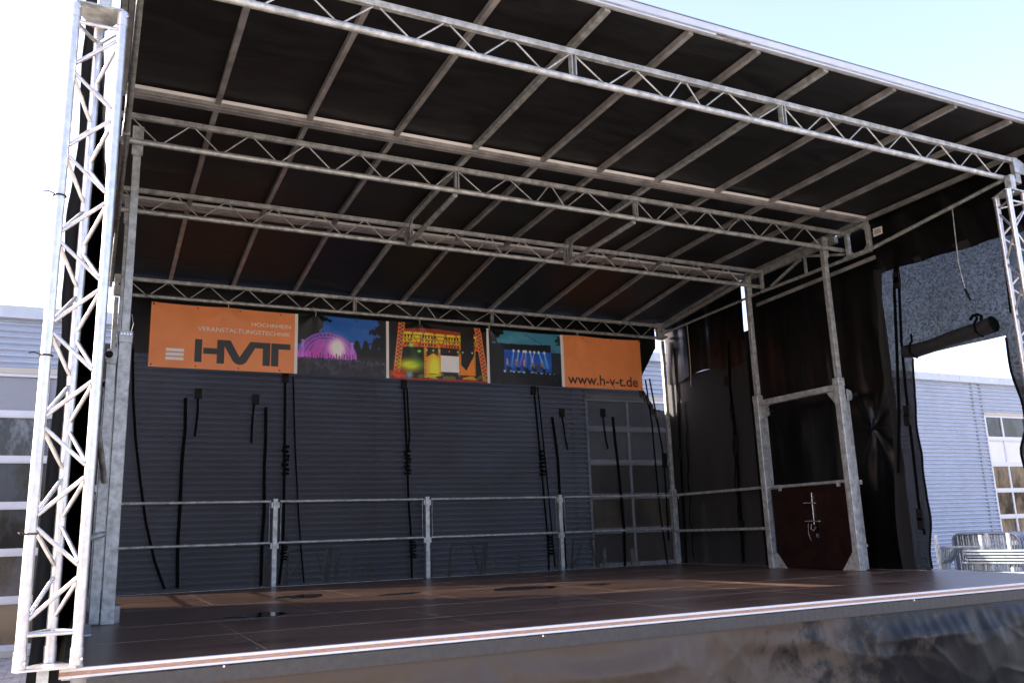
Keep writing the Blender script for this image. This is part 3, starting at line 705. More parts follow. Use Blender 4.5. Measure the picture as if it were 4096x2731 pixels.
# straps and cords on the back wall
def BY(u, v): return at(u, v, 1, 6.40)
def Q(r, c, x, y): return (c*1024+x*.43557, r*683+y*.43557)
def strap(label, pts, wid=.03, bundles=(), heads=(), grp='black straps on the rear gauze', name='webbing_strap', ax=1, val=6.40):
    P = [at(*p, ax, val) for p in pts]
    t = thing(name, label, 'strap', P[0], grp)
    mb = MB()
    for p, q in zip(P, P[1:]):
        mb.bar(p, q+(q-p)*.01, .006, wid, up=(1, 0, 0) if ax == 1 else (0, 1, 0))
    mb.build('webbing', WEB, t)
    for (bu, h) in bundles:
        b = at(*bu, ax, val); bm_ = MB()
        n = 7
        for k in range(n):
            z = b.z - h/2 + h*k/(n-1)
            off = Vector((.008*math.sin(k*2.1), -.028, 0)) if ax == 1 else Vector((-.028, .008*math.sin(k*2.1), 0))
            c = Vector((b.x, b.y, z))+off
            bm_.box(c, (.085, .03, h/n*.72) if ax == 1 else (.03, .07, h/n*.72), Matrix.Rotation(.25*math.sin(k*1.7), 3, 'Y' if ax == 1 else 'X'))
        bm_.build('folded_bundle', WEB, t)
    for hd in heads:
        b = at(*hd, ax, val)
        MB().box(b+(Vector((0, -.015, 0)) if ax == 1 else Vector((-.015, 0, 0))), (.085, .03, .13) if ax == 1 else (.03, .085, .13)).build('buckle', RUB, t, bevel=.006)
    return t
strap('long black strap with folded bundles, left of the first railing post', [Q(2, 1, 268, 300), Q(2, 1, 262, 1000), Q(2, 1, 255, 1560), Q(3, 1, 245, 380), Q(3, 1, 210, 660)], .034, [(Q(2, 1, 268, 1090), .34), (Q(3, 1, 252, 345), .22)], [Q(2, 1, 268, 335)])
strap('thin slanting black cord right of the first long bundled strap', [Q(2, 1, 340, 320), Q(2, 1, 360, 1000), Q(2, 1, 385, 1500), Q(3, 1, 408, 280), Q(3, 1, 440, 640)], .02)
strap('double black strap with folded bundles near the middle railing post', [Q(2, 1, 1358, 430), Q(2, 1, 1385, 1000), Q(2, 1, 1400, 1450), Q(3, 1, 1425, 240), Q(3, 1, 1430, 600)], .03, [(Q(2, 1, 1386, 1110), .30), (Q(3, 1, 1435, 325), .24)], [Q(2, 1, 1355, 395)])
strap('slack black strap hanging in a bow beside the middle double strap', [Q(2, 1, 1385, 430), Q(2, 1, 1400, 700), Q(2, 1, 1410, 850), Q(2, 1, 1398, 1010)], .026)
strap('double black strap with folded bundles under the url panel', [Q(2, 2, 205, 490), Q(2, 2, 235, 800), Q(2, 2, 265, 1110), Q(2, 2, 300, 1500), Q(3, 2, 330, 240), Q(3, 2, 340, 540)], .03, [(Q(2, 2, 268, 1115), .34), (Q(3, 2, 340, 285), .28)], [Q(2, 2, 192, 450)])
strap('second thin black cord running beside the strap under the url panel', [Q(2, 2, 235, 420), Q(2, 2, 275, 800), Q(2, 2, 315, 1200), Q(2, 2, 350, 1560), Q(3, 2, 395, 500)], .022)
strap('left of the two black cords at the drooping rear corner', [Q(2, 2, 1225, 350), Q(2, 2, 1285, 750), Q(2, 2, 1320, 1150), Q(2, 2, 1360, 1560), Q(3, 2, 1428, 470)], .026)
strap('right black cord at the drooping rear corner with a buckle plate', [Q(2, 2, 1262, 340), Q(2, 2, 1330, 700), Q(2, 2, 1390, 1040), Q(2, 2, 1410, 1300), Q(3, 2, 1440, 250)], .028, [], [Q(2, 2, 1395, 1060), Q(2, 2, 1397, 1120)])
strap('thick black zip strip starting beside the leftmost short strap', [Q(2, 0, 1703, 515), Q(2, 0, 1700, 800), Q(2, 0, 1670, 1100), Q(2, 0, 1650, 1560), Q(3, 0, 1630, 300), Q(3, 0, 1628, 690)], .042)
strap('leftmost short black strap with a square head', [Q(2, 0, 1818, 470), Q(2, 0, 1815, 640), Q(2, 0, 1800, 780), Q(2, 0, 1788, 870)], .03, [], [Q(2, 0, 1820, 478)])
strap('second short black strap with a square head from the left', [Q(2, 0, 2338, 530), Q(2, 0, 2325, 640), Q(2, 0, 2312, 800), Q(2, 0, 2308, 930)], .028, [], [Q(2, 0, 2345, 530)])
strap('thick black zip strip left of the first long bundled strap', [Q(2, 1, 90, 600), Q(2, 1, 88, 900), Q(2, 1, 75, 1150), Q(2, 1, 75, 1560), Q(3, 1, 55, 250), Q(3, 1, 45, 670)], .042)
strap('short black strap with a square head left of the warehouse door', [Q(2, 2, 455, 650), Q(2, 2, 475, 780), Q(2, 2, 490, 900), Q(2, 2, 512, 990)], .026, [], [Q(2, 2, 454, 653)])
strap('wavy thick zip strip left of the warehouse door', [Q(2, 2, 368, 690), Q(2, 2, 395, 880), Q(2, 2, 420, 1080), Q(2, 2, 438, 1400), Q(3, 2, 470, 100), Q(3, 2, 492, 510)], .045)
strap('short black strap with a square head in front of the warehouse door', [Q(2, 2, 830, 655), Q(2, 2, 845, 780), Q(2, 2, 862, 900), Q(2, 2, 882, 985)], .026, [], [Q(2, 2, 830, 655)])
strap('wavy thick zip strip in front of the warehouse door', [Q(2, 2, 925, 690), Q(2, 2, 945, 900), Q(2, 2, 970, 1100), Q(2, 2, 1000, 1400), Q(3, 2, 1030, 150), Q(3, 2, 1038, 500)], .045)
strap('black cable slanting down behind the left railing section', [Q(2, 0, 1218, 60), Q(2, 0, 1222, 500), Q(2, 0, 1245, 900), Q(2, 0, 1290, 1300), Q(3, 0, 1340, 100), Q(3, 0, 1420, 450), Q(3, 0, 1510, 700)], .032, name='cable')
# cords on the dense right gauze
def wav(pts, n=14, amp=6):
    out = []
    for (a, b), (c, d) in zip(pts, pts[1:]):
        for k in range(n): t = k/n; out.append((a+(c-a)*t+amp*math.sin((b+(d-b)*t)*.045), b+(d-b)*t))
    return out
strap('wavy thin black cord on the dense right gauze near the corner post', wav([Q(2, 2, 1592, 550), Q(2, 2, 1612, 1100), Q(3, 2, 1640, 100), Q(3, 2, 1675, 460)], amp=3), .016, grp='black straps on the right gauze', ax=0, val=8.99)
strap('wavy thin black cord with a knot on the dense right gauze near the gate', wav([Q(2, 2, 2000, 430), Q(2, 2, 2035, 900), Q(2, 2, 2060, 1400), Q(3, 2, 2100, 150), Q(3, 2, 2125, 470)], amp=4), .016, heads=[Q(2, 2, 1980, 362)], grp='black straps on the right gauze', ax=0, val=8.99)
strap('wide black strap with buckle plates beside the knotted cord', [Q(2, 2, 1990, 0), Q(2, 2, 2000, 400), Q(2, 2, 2060, 900), Q(2, 2, 2090, 1500), Q(3, 2, 2125, 450)], .05, [], [Q(2, 2, 2062, 905), Q(2, 2, 2064, 965), Q(3, 2, 2110, 110)], grp='black straps on the right gauze', ax=0, val=8.99)
strap('wide dark strap with buckle plates closest to the corner post', [Q(2, 2, 1490, 60), Q(2, 2, 1520, 500), Q(2, 2, 1545, 1000), Q(3, 2, 1580, 100), Q(3, 2, 1600, 460)], .05, [], [Q(2, 2, 1545, 1030), Q(3, 2, 1585, 190)], grp='black straps on the right gauze', ax=0, val=8.99)
# straps on the far right gauze
strap('double black strap with a buckle hanging over the far right gauze', [Q(1, 3, 1170, 680), Q(1, 3, 1165, 900), Q(1, 3, 1160, 1100), Q(1, 3, 1180, 1560), Q(2, 3, 1205, 700), Q(2, 3, 1195, 1200)], .04, [], [Q(1, 3, 1190, 980), Q(1, 3, 1195, 1030)], grp='black straps on the far right gauze', ax=0, val=8.95)
strap('slanting black strap crossing the far right gauze to the window edge', [Q(1, 3, 1175, 700), Q(1, 3, 1205, 1100), Q(1, 3, 1225, 1560), Q(2, 3, 1260, 400), Q(2, 3, 1330, 1000), Q(2, 3, 1385, 1500), Q(3, 3, 1440, 200)], .035, [], [Q(2, 3, 1285, 640), Q(2, 3, 1288, 720), Q(3, 3, 1405, 20), Q(3, 3, 1415, 100)], grp='black straps on the far right gauze', ax=0, val=8.95)
strap('black strap running down beside the right tower', [Q(1, 3, 2090, 250), Q(1, 3, 2150, 620), Q(1, 3, 2200, 950), Q(1, 3, 2240, 1300)], .05, grp='black straps on the far right gauze', ax=0, val=8.95)
# hanging ropes
def rope(label, P, M=ROPE, end=None):
    t = thing('rope', label, 'rope', P[0], 'thin ropes hanging from the side tubes')
    MB().path(P, .006, 6).build('cord', M, t)
    if end: MB().path(end, .011, 6).build('cord_end', RUB, t)
rope('thin pale rope hanging from the right side tube with a black end', [X9(1690, 330, 1), X9(1715, 550, 1), X9(1750, 850, 1), X9(1810, 1085, 1)], GALV, [X9(1810, 1085, 1), X9(1835, 1140, 1), X9(1860, 1190, 1)])
rope('thin yellowish rope hanging from the tube near the corner post', [at(*Q(1, 2, 1605, 1400), 0, 8.87), at(*Q(2, 2, 1630, 100), 0, 8.87), at(*Q(2, 2, 1640, 250), 0, 8.87), at(*Q(2, 2, 1642, 410), 0, 8.87)])
# warning tag
tg = thing('warning_tag', 'small white printed tag hanging at the right roof bracket', 'tag', X9(1000, 560, 1))
c4 = [X9(962, 535, 1), X9(1045, 508, 1), X9(1052, 575, 1), X9(972, 608, 1)]
MB().poly(c4, .004, (1, 0, 0)).build('card', PRINTW, tg)
for k in range(3):
    a = c4[0].lerp(c4[3], .3+.2*k); b = c4[1].lerp(c4[2], .3+.2*k)
    MB().bar(a.lerp(b, .15)+Vector((-.004, 0, 0)), a.lerp(b, .85)+Vector((-.004, 0, 0)), .002, .008).build('print_line', PRINTD, tg)
MB().path([X9(960+16*math.cos(a)-10, 588+22*math.sin(a), 1) for a in [i*.52 for i in range(13)]], .004, 6).build('ring', ZINC, tg)

# ------------------------------------------------------------------ banner
BNY = 6.20; BX0, BX1, BZ0, BZ1 = 1.13, 8.36, 2.675, 3.49
TIES = [1.15, 2.03, 3.15, 4.62, 5.70, 7.20, 8.34]
def bd(x, z):
    d = 0
    for xt in TIES:
        dx, dz = x-xt, BZ1-z
        r = math.hypot(dx, dz)+.01; a = math.atan2(dx, dz)
        d += .012*math.exp(-r/.42)*math.cos(a*4.0)*min(1, r/.05)
    d += .006*noise.noise(Vector((x*1.6, z*1.2, 2))) + .010*(1-abs((z-(BZ0+BZ1)/2)/.41)**2)*0
    return d
def sagz(x, z):
    k = 0
    ts = TIES
    for a, b in zip(ts, ts[1:]):
        if a <= x <= b: q = (x-a)/(b-a); k = 4*q*(1-q)*.012*(b-a)
    return z-k*(z-BZ0)/(BZ1-BZ0)
bn = thing('banner', 'long orange banner with three stage photos and logo under the rear truss', 'banner', ((BX0+BX1)/2, BNY, BZ0))
def bpanel(name, M, x0, x1, z0=BZ0, z1=BZ1, off=0., nu=None, nv=20, thick=.002):
    nu = nu or max(2, int((x1-x0)*26))
    return sheet(name, M, bn, lambda s, t: Vector((x0+(x1-x0)*s, BNY+bd(x0+(x1-x0)*s, z0+(z1-z0)*t)-off, sagz(x0+(x1-x0)*s, z0+(z1-z0)*t))), nu, nv, thick)
xe = [1.13, 2.885, 2.925, 4.135, 4.175, 5.66, 5.70, 6.895, 6.945, 8.36]
bpanel('orange_panel', ORANGE, xe[0], xe[1]); bpanel('orange_panel', ORANGE, xe[8], xe[9])
for i in (1, 3, 5, 7): bpanel('white_divider', PRINTW, xe[i], xe[i+1], nu=3)

def photo_mesh(name, x0, x1, img):
    H_, W_ = img.shape[:2]
    o = bpanel(name, None or PRINTW, x0, x1, nu=W_-1, nv=H_-1, thick=0)
    M = bpy.data.materials.new(name+'_print'); M.use_nodes = True; b = M.node_tree.nodes['Principled BSDF']
    b.inputs['Roughness'].default_value = .42
    a = M.node_tree.nodes.new('ShaderNodeVertexColor'); a.layer_name = 'print'
    M.node_tree.links.new(a.outputs[0], b.inputs['Base Color'])
    me = o.data; me.materials.clear(); me.materials.append(M)
    ca = me.color_attributes.new('print', 'FLOAT_COLOR', 'POINT')
    px = np.ones((H_*W_, 4), np.float32); px[:, :3] = np.clip(img[::-1].reshape(-1, 3)*1.22+.01, 0, 1)**2.2
    ca.data.foreach_set('color', px.ravel())
    return o
rs = np.random.RandomState(3)
def grid(W_, H_):
    X, Y = np.meshgrid((np.arange(W_)+.5)/W_, (np.arange(H_)+.5)/H_); return X, Y
def nz(W_, H_, f, seed):
    r = np.random.RandomState(seed); out = np.zeros((H_, W_)); amp = 1
    for o in range(4):
        n = f*2**o; gr = r.rand(n+2, n+2)
        X, Y = grid(W_, H_); gx = X*n; gy = Y*n; i = gx.astype(int); j = gy.astype(int); fx_ = gx-i; fy_ = gy-j
        fx_ = fx_*fx_*(3-2*fx_); fy_ = fy_*fy_*(3-2*fy_)
        out += amp*((gr[j, i]*(1-fx_)+gr[j, i+1]*fx_)*(1-fy_)+(gr[j+1, i]*(1-fx_)+gr[j+1, i+1]*fx_)*fy_); amp *= .5
    return out/1.875
def mixc(img, m, c):
    m = np.clip(m, 0, 1)[..., None]; img[:] = img*(1-m)+np.array(c)*m
def crowd(img, X, Y, y0, rows, col, seed, sc=.018):
    r = np.random.RandomState(seed)
    for k in range(rows):
        yy = y0+(1.02-y0)*k/rows; s = sc*(1+1.6*k/rows)
        for x in np.arange(-.02, 1.02, s*2.1):
            cx = x+r.uniform(-.5, .5)*s; cy = yy+r.uniform(-.02, .02); f = r.uniform(.5, 1.4)
            c = np.array(col)*f*(1-.45*k/rows)
            m = (((X-cx)/s)**2+((Y-cy)/(s*1.9))**2 < 1) | ((np.abs(X-cx) < s*1.7) & (Y > cy+s*2.2) & (Y < cy+s*9))
            img[m] = c
Wp, Hp = 190, 124
X, Y = grid(Wp, Hp)
# first photo: purple arched open-air stage at dusk
im = np.zeros((Hp, Wp, 3)); n1 = nz(Wp, Hp, 4, 1); n2 = nz(Wp, Hp, 14, 2)
im[:] = np.array([.10, .32, .62]); mixc(im, (n1-.42)*2.2, [.30, .48, .74]); mixc(im, (X-.55)*1.2+(n1-.5), [.16, .30, .55])
mixc(im, np.clip((.02-Y)*8, 0, .5), [.02, .04, .08])
mixc(im, ((X < .14+.22*(n2)-.25*np.abs(Y-.12)) & (Y < .5))*1., [.03, .045, .055])
mixc(im, ((X < .34-.5*np.abs(Y-.1)-.25*(n2-.4)) & (Y < .32))*1., [.035, .05, .06])
mixc(im, ((X > .88-.25*(n2-.5)-.1*Y) & (Y < .48))*1., [.03, .05, .07])
tl = .55-.16*np.abs(np.sin(X*31))*(X > .62)-.05*n2
mixc(im, ((Y > tl) & (X > .60))*1., [.035, .055, .07]); mixc(im, ((Y > .66) & (X > .63))*1., [.13, .115, .12])
arch = ((X-.33)/.33)**2+((Y-.70)/.42)**2; ins = (arch < 1) & (Y < .72)
k_ = np.clip((Y-.30)/.42, 0, 1)
col_ = np.stack([.26+.46*k_, .20+.08*k_, .50+.22*k_], 2)*(.72+.5*n2[..., None])
im[ins] = col_[ins]
mixc(im, ins*np.clip((X-.10)*1.4, 0, 1)*np.clip(.62-Y, 0, 1)*1.6, [.16, .14, .34])
for ra in (.96, .82, .70): mixc(im, (np.abs(np.sqrt(arch)-ra) < .011)*(Y < .72)*.75, [.66, .46, .86])
mixc(im, (np.abs(np.sqrt(arch)-.89) < .06)*(Y < .72)*(np.abs((np.arctan2(Y-.7, X-.33)*9) % 1-.5) < .12)*.7, [.62, .42, .80])
mixc(im, ins*(np.abs(X-.20-(.62-Y)*.3) < .05)*(Y > .4)*.45, [.80, .30, .70])
for sx in (.06, .605): mixc(im, (np.abs(X-sx) < .016)*(Y > .42)*(Y < .74)*(.35+.55*(np.abs((Y*24) % 1-.5) < .25)), [.62, .50, .84])
gl = np.exp(-(((X-.43)/.10)**2+((Y-.52)/.14)**2)); mixc(im, gl*1.3, [.98, .72, .98]); mixc(im, np.exp(-(((X-.44)/.045)**2+((Y-.55)/.12)**2))*1.6, [1, .96, 1])
for sx in (.40, .45, .50): mixc(im, (np.abs(X-sx-(Y-.5)*.15) < .006)*(Y > .5)*(Y < .72)*.6, [1, .85, 1])
for k in range(16):
    cx = .16+.03*k; mixc(im, ((np.abs(X-cx) < .007)*(Y > .63+.02*(k % 3))*(Y < .72))*.75, [.28, .14, .30])
mixc(im, ((Y > .715) & (Y < .75) & (X < .70))*1., [.24, .24, .55])
mixc(im, (Y > .74)*1., [.11, .10, .14]); crowd(im, X, Y, .75, 6, [.20, .19, .25], 5)
photo_mesh('stage_photo', xe[2], xe[3], im)
# second photo: tall rig lit yellow and red
Wp2 = 230; X, Y = grid(Wp2, Hp); im = np.zeros((Hp, Wp2, 3)); n1 = nz(Wp2, Hp, 5, 11); n2 = nz(Wp2, Hp, 16, 12)
im[:] = [.035, .04, .035]
rf = (Y > .08+.10*np.abs(X-.48)) & (Y < .42+.10*(X-.5)**2) & (X > .10+.1*Y) & (X < .93-.05*Y)
mixc(im, rf*1., [.80, .38, .14]); mixc(im, (rf & (Y > .17) & (Y < .34))*(.5+.6*n1), [.92, .78, .18]); mixc(im, (rf & (Y < .16))*1., [.55, .20, .14])
mixc(im, rf*((np.abs((X*9+Y*2) % 1-.5) < .06) | (np.abs((X*9-Y*3) % 1-.5) < .05) | (np.abs((Y*16) % 1-.5) < .1))*.7, [.45, .25, .08])
for yy in (.22, .25, .31, .38):
    mixc(im, (rf & (np.abs(Y-yy) < .014) & (np.abs((X*34) % 1-.5) < .28) & (((X*4.2) % 1) > .3))*.9, [.08, .05, .03])
for x0_, x1_ in ((.13, .07), (.90, .985)):
    c = x0_+(x1_-x0_)*Y; m = np.abs(X-c) < .028
    mixc(im, m*1., [.42, .12, .07]); z = np.abs(((Y*15) % 1)-.5)*2
    mixc(im, (np.abs(X-c-(z-.5)*.045) < .008)*1., [.95, .55, .32]); mixc(im, (np.abs(np.abs(X-c)-.026) < .005)*1., [.90, .42, .22])
for c in (.36, .50, .70, .86):
    m = (np.abs(X-c) < .013) & (Y > .40) & (Y < .96); mixc(im, m*1., [.50, .28, .10]); mixc(im, m*(np.abs(((Y*26) % 1)-.5) < .2)*1., [.85, .62, .2])
mixc(im, np.exp(-(((X-.21)/.12)**2+((Y-.75)/.11)**2))*1.5*(.6+.5*n1), [.72, .78, .12])
mixc(im, np.exp(-(((X-.22)/.02)**2+((Y-.40)/.03)**2))*1.3, [.5, .95, .45]); mixc(im, np.exp(-(((X-.30)/.018)**2+((Y-.50)/.025)**2))*1.2, [.5, .9, .4])
mixc(im, np.clip(1-np.abs(X-.22-(Y-.4)*.2)/(.03+(Y-.4)*.18), 0, 1)*(Y > .4)*(Y < .75)*.35, [.25, .6, .2])
mixc(im, ((X > .37) & (X < .50) & (Y > .52+np.abs(X-.44)*1.1) & (Y < .95))*1., [.88, .50, .12]); mixc(im, np.exp(-(((X-.45)/.055)**2+((Y-.78)/.2)**2))*1.3, [.90, .88, .20])
mixc(im, ((X > .715) & (X < .86) & (Y > .50+(np.abs(X-.80)-.08)*-2.2) & (Y < .95))*1., [.86, .46, .12])
mixc(im, ((X > .72) & (X < .86) & (Y < .80-1.9*np.abs(X-.775)-(X > .775)*(X-.775)*1.5))*1., [.07, .06, .04])
mixc(im, ((X > .515) & (X < .70) & (Y > .545+.0*X) & (Y < .84))*1., [.95, .95, .92])
mixc(im, ((X > .51) & (X < .71) & (Y > .40) & (Y < .52))*(.6), [.10, .09, .05])
for c in (.375, .44, .50, .60, .69, .74, .84): mixc(im, np.exp(-(((X-c)/.008)**2+((Y-.47)/.014)**2))*1.4, [.7, .95, .6] if c != .60 else [.95, .3, .2])
mixc(im, ((Y > .86)*(n2 > .48))*.55, [.55, .55, .10]); mixc(im, ((Y > .88)*(n2 < .40))*.8, [.05, .05, .03])
mixc(im, np.exp(-(((X-.10)/.1)**2+((Y-.93)/.1)**2))*.9, [.80, .20, .08]); mixc(im, ((Y > .965) & (X > .12))*1., [.58, .10, .06])
mixc(im, np.exp(-(((X-.20)/.03)**2+((Y-.92)/.06)**2))*1., [.35, .60, .70])
photo_mesh('stage_photo', xe[4], xe[5], im)
# third photo: band on a blue lit stage
X, Y = grid(Wp, Hp); im = np.zeros((Hp, Wp, 3)); n1 = nz(Wp, Hp, 4, 21); n2 = nz(Wp, Hp, 16, 22)
im[:] = [.20, .45, .55]; mixc(im, (n1-.45)*1.6, [.42, .66, .72]); mixc(im, ((X < .20-.35*Y+.3*(n2-.5)) & (Y < .4))*1., [.04, .07, .08]); mixc(im, ((X > .92) & (Y > .04) & (Y < .22) & (n2 > .4))*1., [.06, .16, .10])
for k in range(14): mixc(im, (((X-.52-.03*k)/.008)**2+((Y-.06-.022*k)/.018)**2 < 1)*1., [.12, .22, .25])
mixc(im, ((Y > .26-.05*X) & (X > .0) & (X < .86))*1., [.05, .07, .11]); mixc(im, ((Y > .36) & (X > .86))*1., [.10, .14, .18])
st = (X > .20) & (X < .86) & (Y > .36) & (Y < .74); mixc(im, st*1., [.07, .26, .62]); mixc(im, st*(n1-.35)*1.3, [.10, .42, .80])
for k, (lx, tx, c) in enumerate(((.33, .30, [.7, .85, 1]), (.40, .36, [.8, .9, 1]), (.47, .40, [.95, .6, .8]), (.50, .48, [.95, .7, .9]), (.56, .60, [.85, .92, 1]), (.62, .56, [.9, .75, .95]), (.68, .75, [.8, .9, 1]), (.76, .80, [.85, .95, 1]))):
    t_ = np.clip((Y-.37)/.3, 0, 1); cx = lx+(tx-lx)*t_
    mixc(im, np.clip(1-np.abs(X-cx)/(.008+.03*t_), 0, 1)*(Y > .37)*(Y < .68)*(.75-.5*t_), c)
    mixc(im, np.exp(-(((X-lx)/.014)**2+((Y-.37)/.022)**2))*1.5, [.92, .97, 1])
for cx, cc in ((.24, [.78, .70, .52]), (.36, [.62, .50, .34]), (.47, [.82, .74, .60]), (.59, [.58, .46, .30]), (.72, [.70, .55, .34])):
    mixc(im, (((X-cx)/.012)**2+((Y-.605)/.045)**2 < 1)*.85, cc); mixc(im, (((X-cx)/.008)**2+((Y-.545)/.017)**2 < 1)*.9, [.80, .64, .5]); mixc(im, ((np.abs(np.abs(X-cx)-.006) < .004) & (Y > .64) & (Y < .72))*.9, [.10, .09, .12])
    mixc(im, ((np.abs(X-cx-.03) < .02) & (Y > .68) & (Y < .75))*.9, [.05, .05, .06]); mixc(im, (np.abs((Y-.60)-(X-cx)*.6) < .012)*(np.abs(X-cx) < .03)*.6, [.5, .3, .15])
mixc(im, (((X-.66)/.05)**2+((Y-.66)/.06)**2 < 1)*.7, [.30, .22, .12])
mixc(im, ((Y > .74+.02*X) & (Y < .775+.02*X) & (X > .12) & (X < .9))*1., [.45, .70, .92]); mixc(im, (Y > .775+.02*X)*1., [.035, .05, .075])
mixc(im, ((Y > .93) & (n1 > .35))*.9, [.12, .45, .72]); crowd(im, X, Y, .80, 4, [.075, .095, .125], 9, .03)
mixc(im, ((X < .16) & (Y > .5+.1*n2))*1., [.06, .08, .11]); mixc(im, (((X-.10)/.06)**2+((Y-.62)/.09)**2 < 1)*1., [.055, .07, .09])
mixc(im, (((X-.52)/.045)**2+((Y-.82)/.12)**2 < 1)*1., [.05, .055, .07])
photo_mesh('stage_photo', xe[6], xe[7], im)

def flat(name, pts2, M, off=.004):
    """print given as outline points (x,z) on the banner"""
    bm = bmesh.new(); vs = [bm.verts.new((p[0], 0, p[1])) for p in pts2]; f = bm.faces.new(vs); bm.normal_update()
    bmesh.ops.triangulate(bm, faces=[f])
    xs_ = [p[0] for p in pts2]; zs_ = [p[1] for p in pts2]; q = min(xs_)+.06
    while q < max(xs_): bmesh.ops.bisect_plane(bm, geom=bm.verts[:]+bm.edges[:]+bm.faces[:], plane_co=(q, 0, 0), plane_no=(1, 0, 0)); q += .06
    q = min(zs_)+.05
    while q < max(zs_): bmesh.ops.bisect_plane(bm, geom=bm.verts[:]+bm.edges[:]+bm.faces[:], plane_co=(0, 0, q), plane_no=(0, 0, 1)); q += .05
    bmesh.ops.triangulate(bm, faces=bm.faces[:])
    for v in bm.verts: v.co = Vector((v.co.x, BNY+bd(v.co.x, v.co.z)-off, sagz(v.co.x, v.co.z)))
    o0 = ORG[bn.name]
    for v in bm.verts: v.co -= o0
    bmesh.ops.recalc_face_normals(bm, faces=bm.faces[:])
    me = bpy.data.meshes.new(name); bm.to_mesh(me); bm.free(); me.materials.append(M)
    o = bpy.data.objects.new(name, me); COL.objects.link(o); o.parent = bn; ORG[o.name] = o0
    return o
def lettering(name, body, x0, x1, z0, z1, M, sheer=0., off=.004, bold=0.):
    c = bpy.data.curves.new(name, 'FONT'); c.body = body; c.size = 1; c.resolution_u = 4; c.offset = bold
    tmp = bpy.data.objects.new(name, c); COL.objects.link(tmp); bpy.context.view_layer.update()
    dg = bpy.context.evaluated_depsgraph_get(); me = bpy.data.meshes.new_from_object(tmp.evaluated_get(dg))
    bpy.data.objects.remove(tmp)
    xs = [v.co.x for v in me.vertices]; ys = [v.co.y for v in me.vertices]
    ax, bx_, ay, by = min(xs), max(xs), min(ys), max(ys); o0 = ORG[bn.name]
    for v in me.vertices:
        x = x0+(v.co.x-ax)/(bx_-ax)*(x1-x0); z = z0+(v.co.y-ay)/(by-ay)*(z1-z0)
        v.co = Vector((x, BNY+bd(x, z)-off, sagz(x, z)))-o0
    me.materials.clear(); me.materials.append(M)
    o = bpy.data.objects.new(name, me); COL.objects.link(o); o.parent = bn; ORG[o.name] = o0
    return o
lettering('lettering', 'HOCHRHEIN', 2.33, 2.83, 3.273, 3.325, PRINTW)
lettering('lettering', 'VERANSTALTUNGSTECHNIK', 1.68, 2.83, 3.165, 3.220, PRINTW)
lettering('lettering', 'www.h-v-t.de', 7.00, 8.27, 2.725, 2.885, PRINTD, bold=.012)
def LG(px, py): return (1.655+(px-1237)/858*1.175, 3.062-(py-1090)/230*.306)
flat('logo', [LG(*p) for p in ((1237, 1095), (1298, 1095), (1298, 1315), (1237, 1315))], PRINTD)
flat('logo', [LG(*p) for p in ((1430, 1090), (1547, 1090), (1600, 1190), (1632, 1248), (1665, 1190), (1725, 1090), (1908, 1090), (1908, 1320), (1840, 1320), (1840, 1150), (1770, 1150), (1695, 1290), (1668, 1315), (1634, 1323), (1600, 1315), (1573, 1290), (1495, 1150), (1495, 1320), (1430, 1320), (1430, 1232), (1310, 1232), (1310, 1175), (1430, 1175))], PRINTD)
flat('logo', [LG(*p) for p in ((1918, 1090), (2095, 1090), (2095, 1147), (1985, 1147), (1985, 1320), (1918, 1320))], PRINTD)
for k in range(3):
    z = 2.92-k*.055; flat('logo_bar', [(1.32, z), (1.53, z), (1.53, z-.038), (1.32, z-.038)], PRINTW)
for z in (BZ1-.03, BZ0+.03):
    for k in range(15):
        x = 1.16+k*.512
        if any(abs(x-q) < .0 for q in xe): continue
        MB().tube((x, BNY+bd(x, z)-.003, sagz(x, z)), (x, BNY+bd(x, z)-.007, sagz(x, z)), .009, 8).build('eyelet', RUB, bn)
for i, x in enumerate(TIES):
    t = MB(); t.path([(x, BNY-.005, BZ1-.03), (x+.01, BNY-.02, BZ1+.02), (x-.03 if i else x-.1, 6.22, 3.56), (x-.02, 6.25, 3.60), (x+.02, 6.28, 3.57), (x+.005, BNY-.01, BZ1+.0)], .005, 6)
    t.build('tie_cord', ROPE if 0 < i < 6 else RUB, bn)

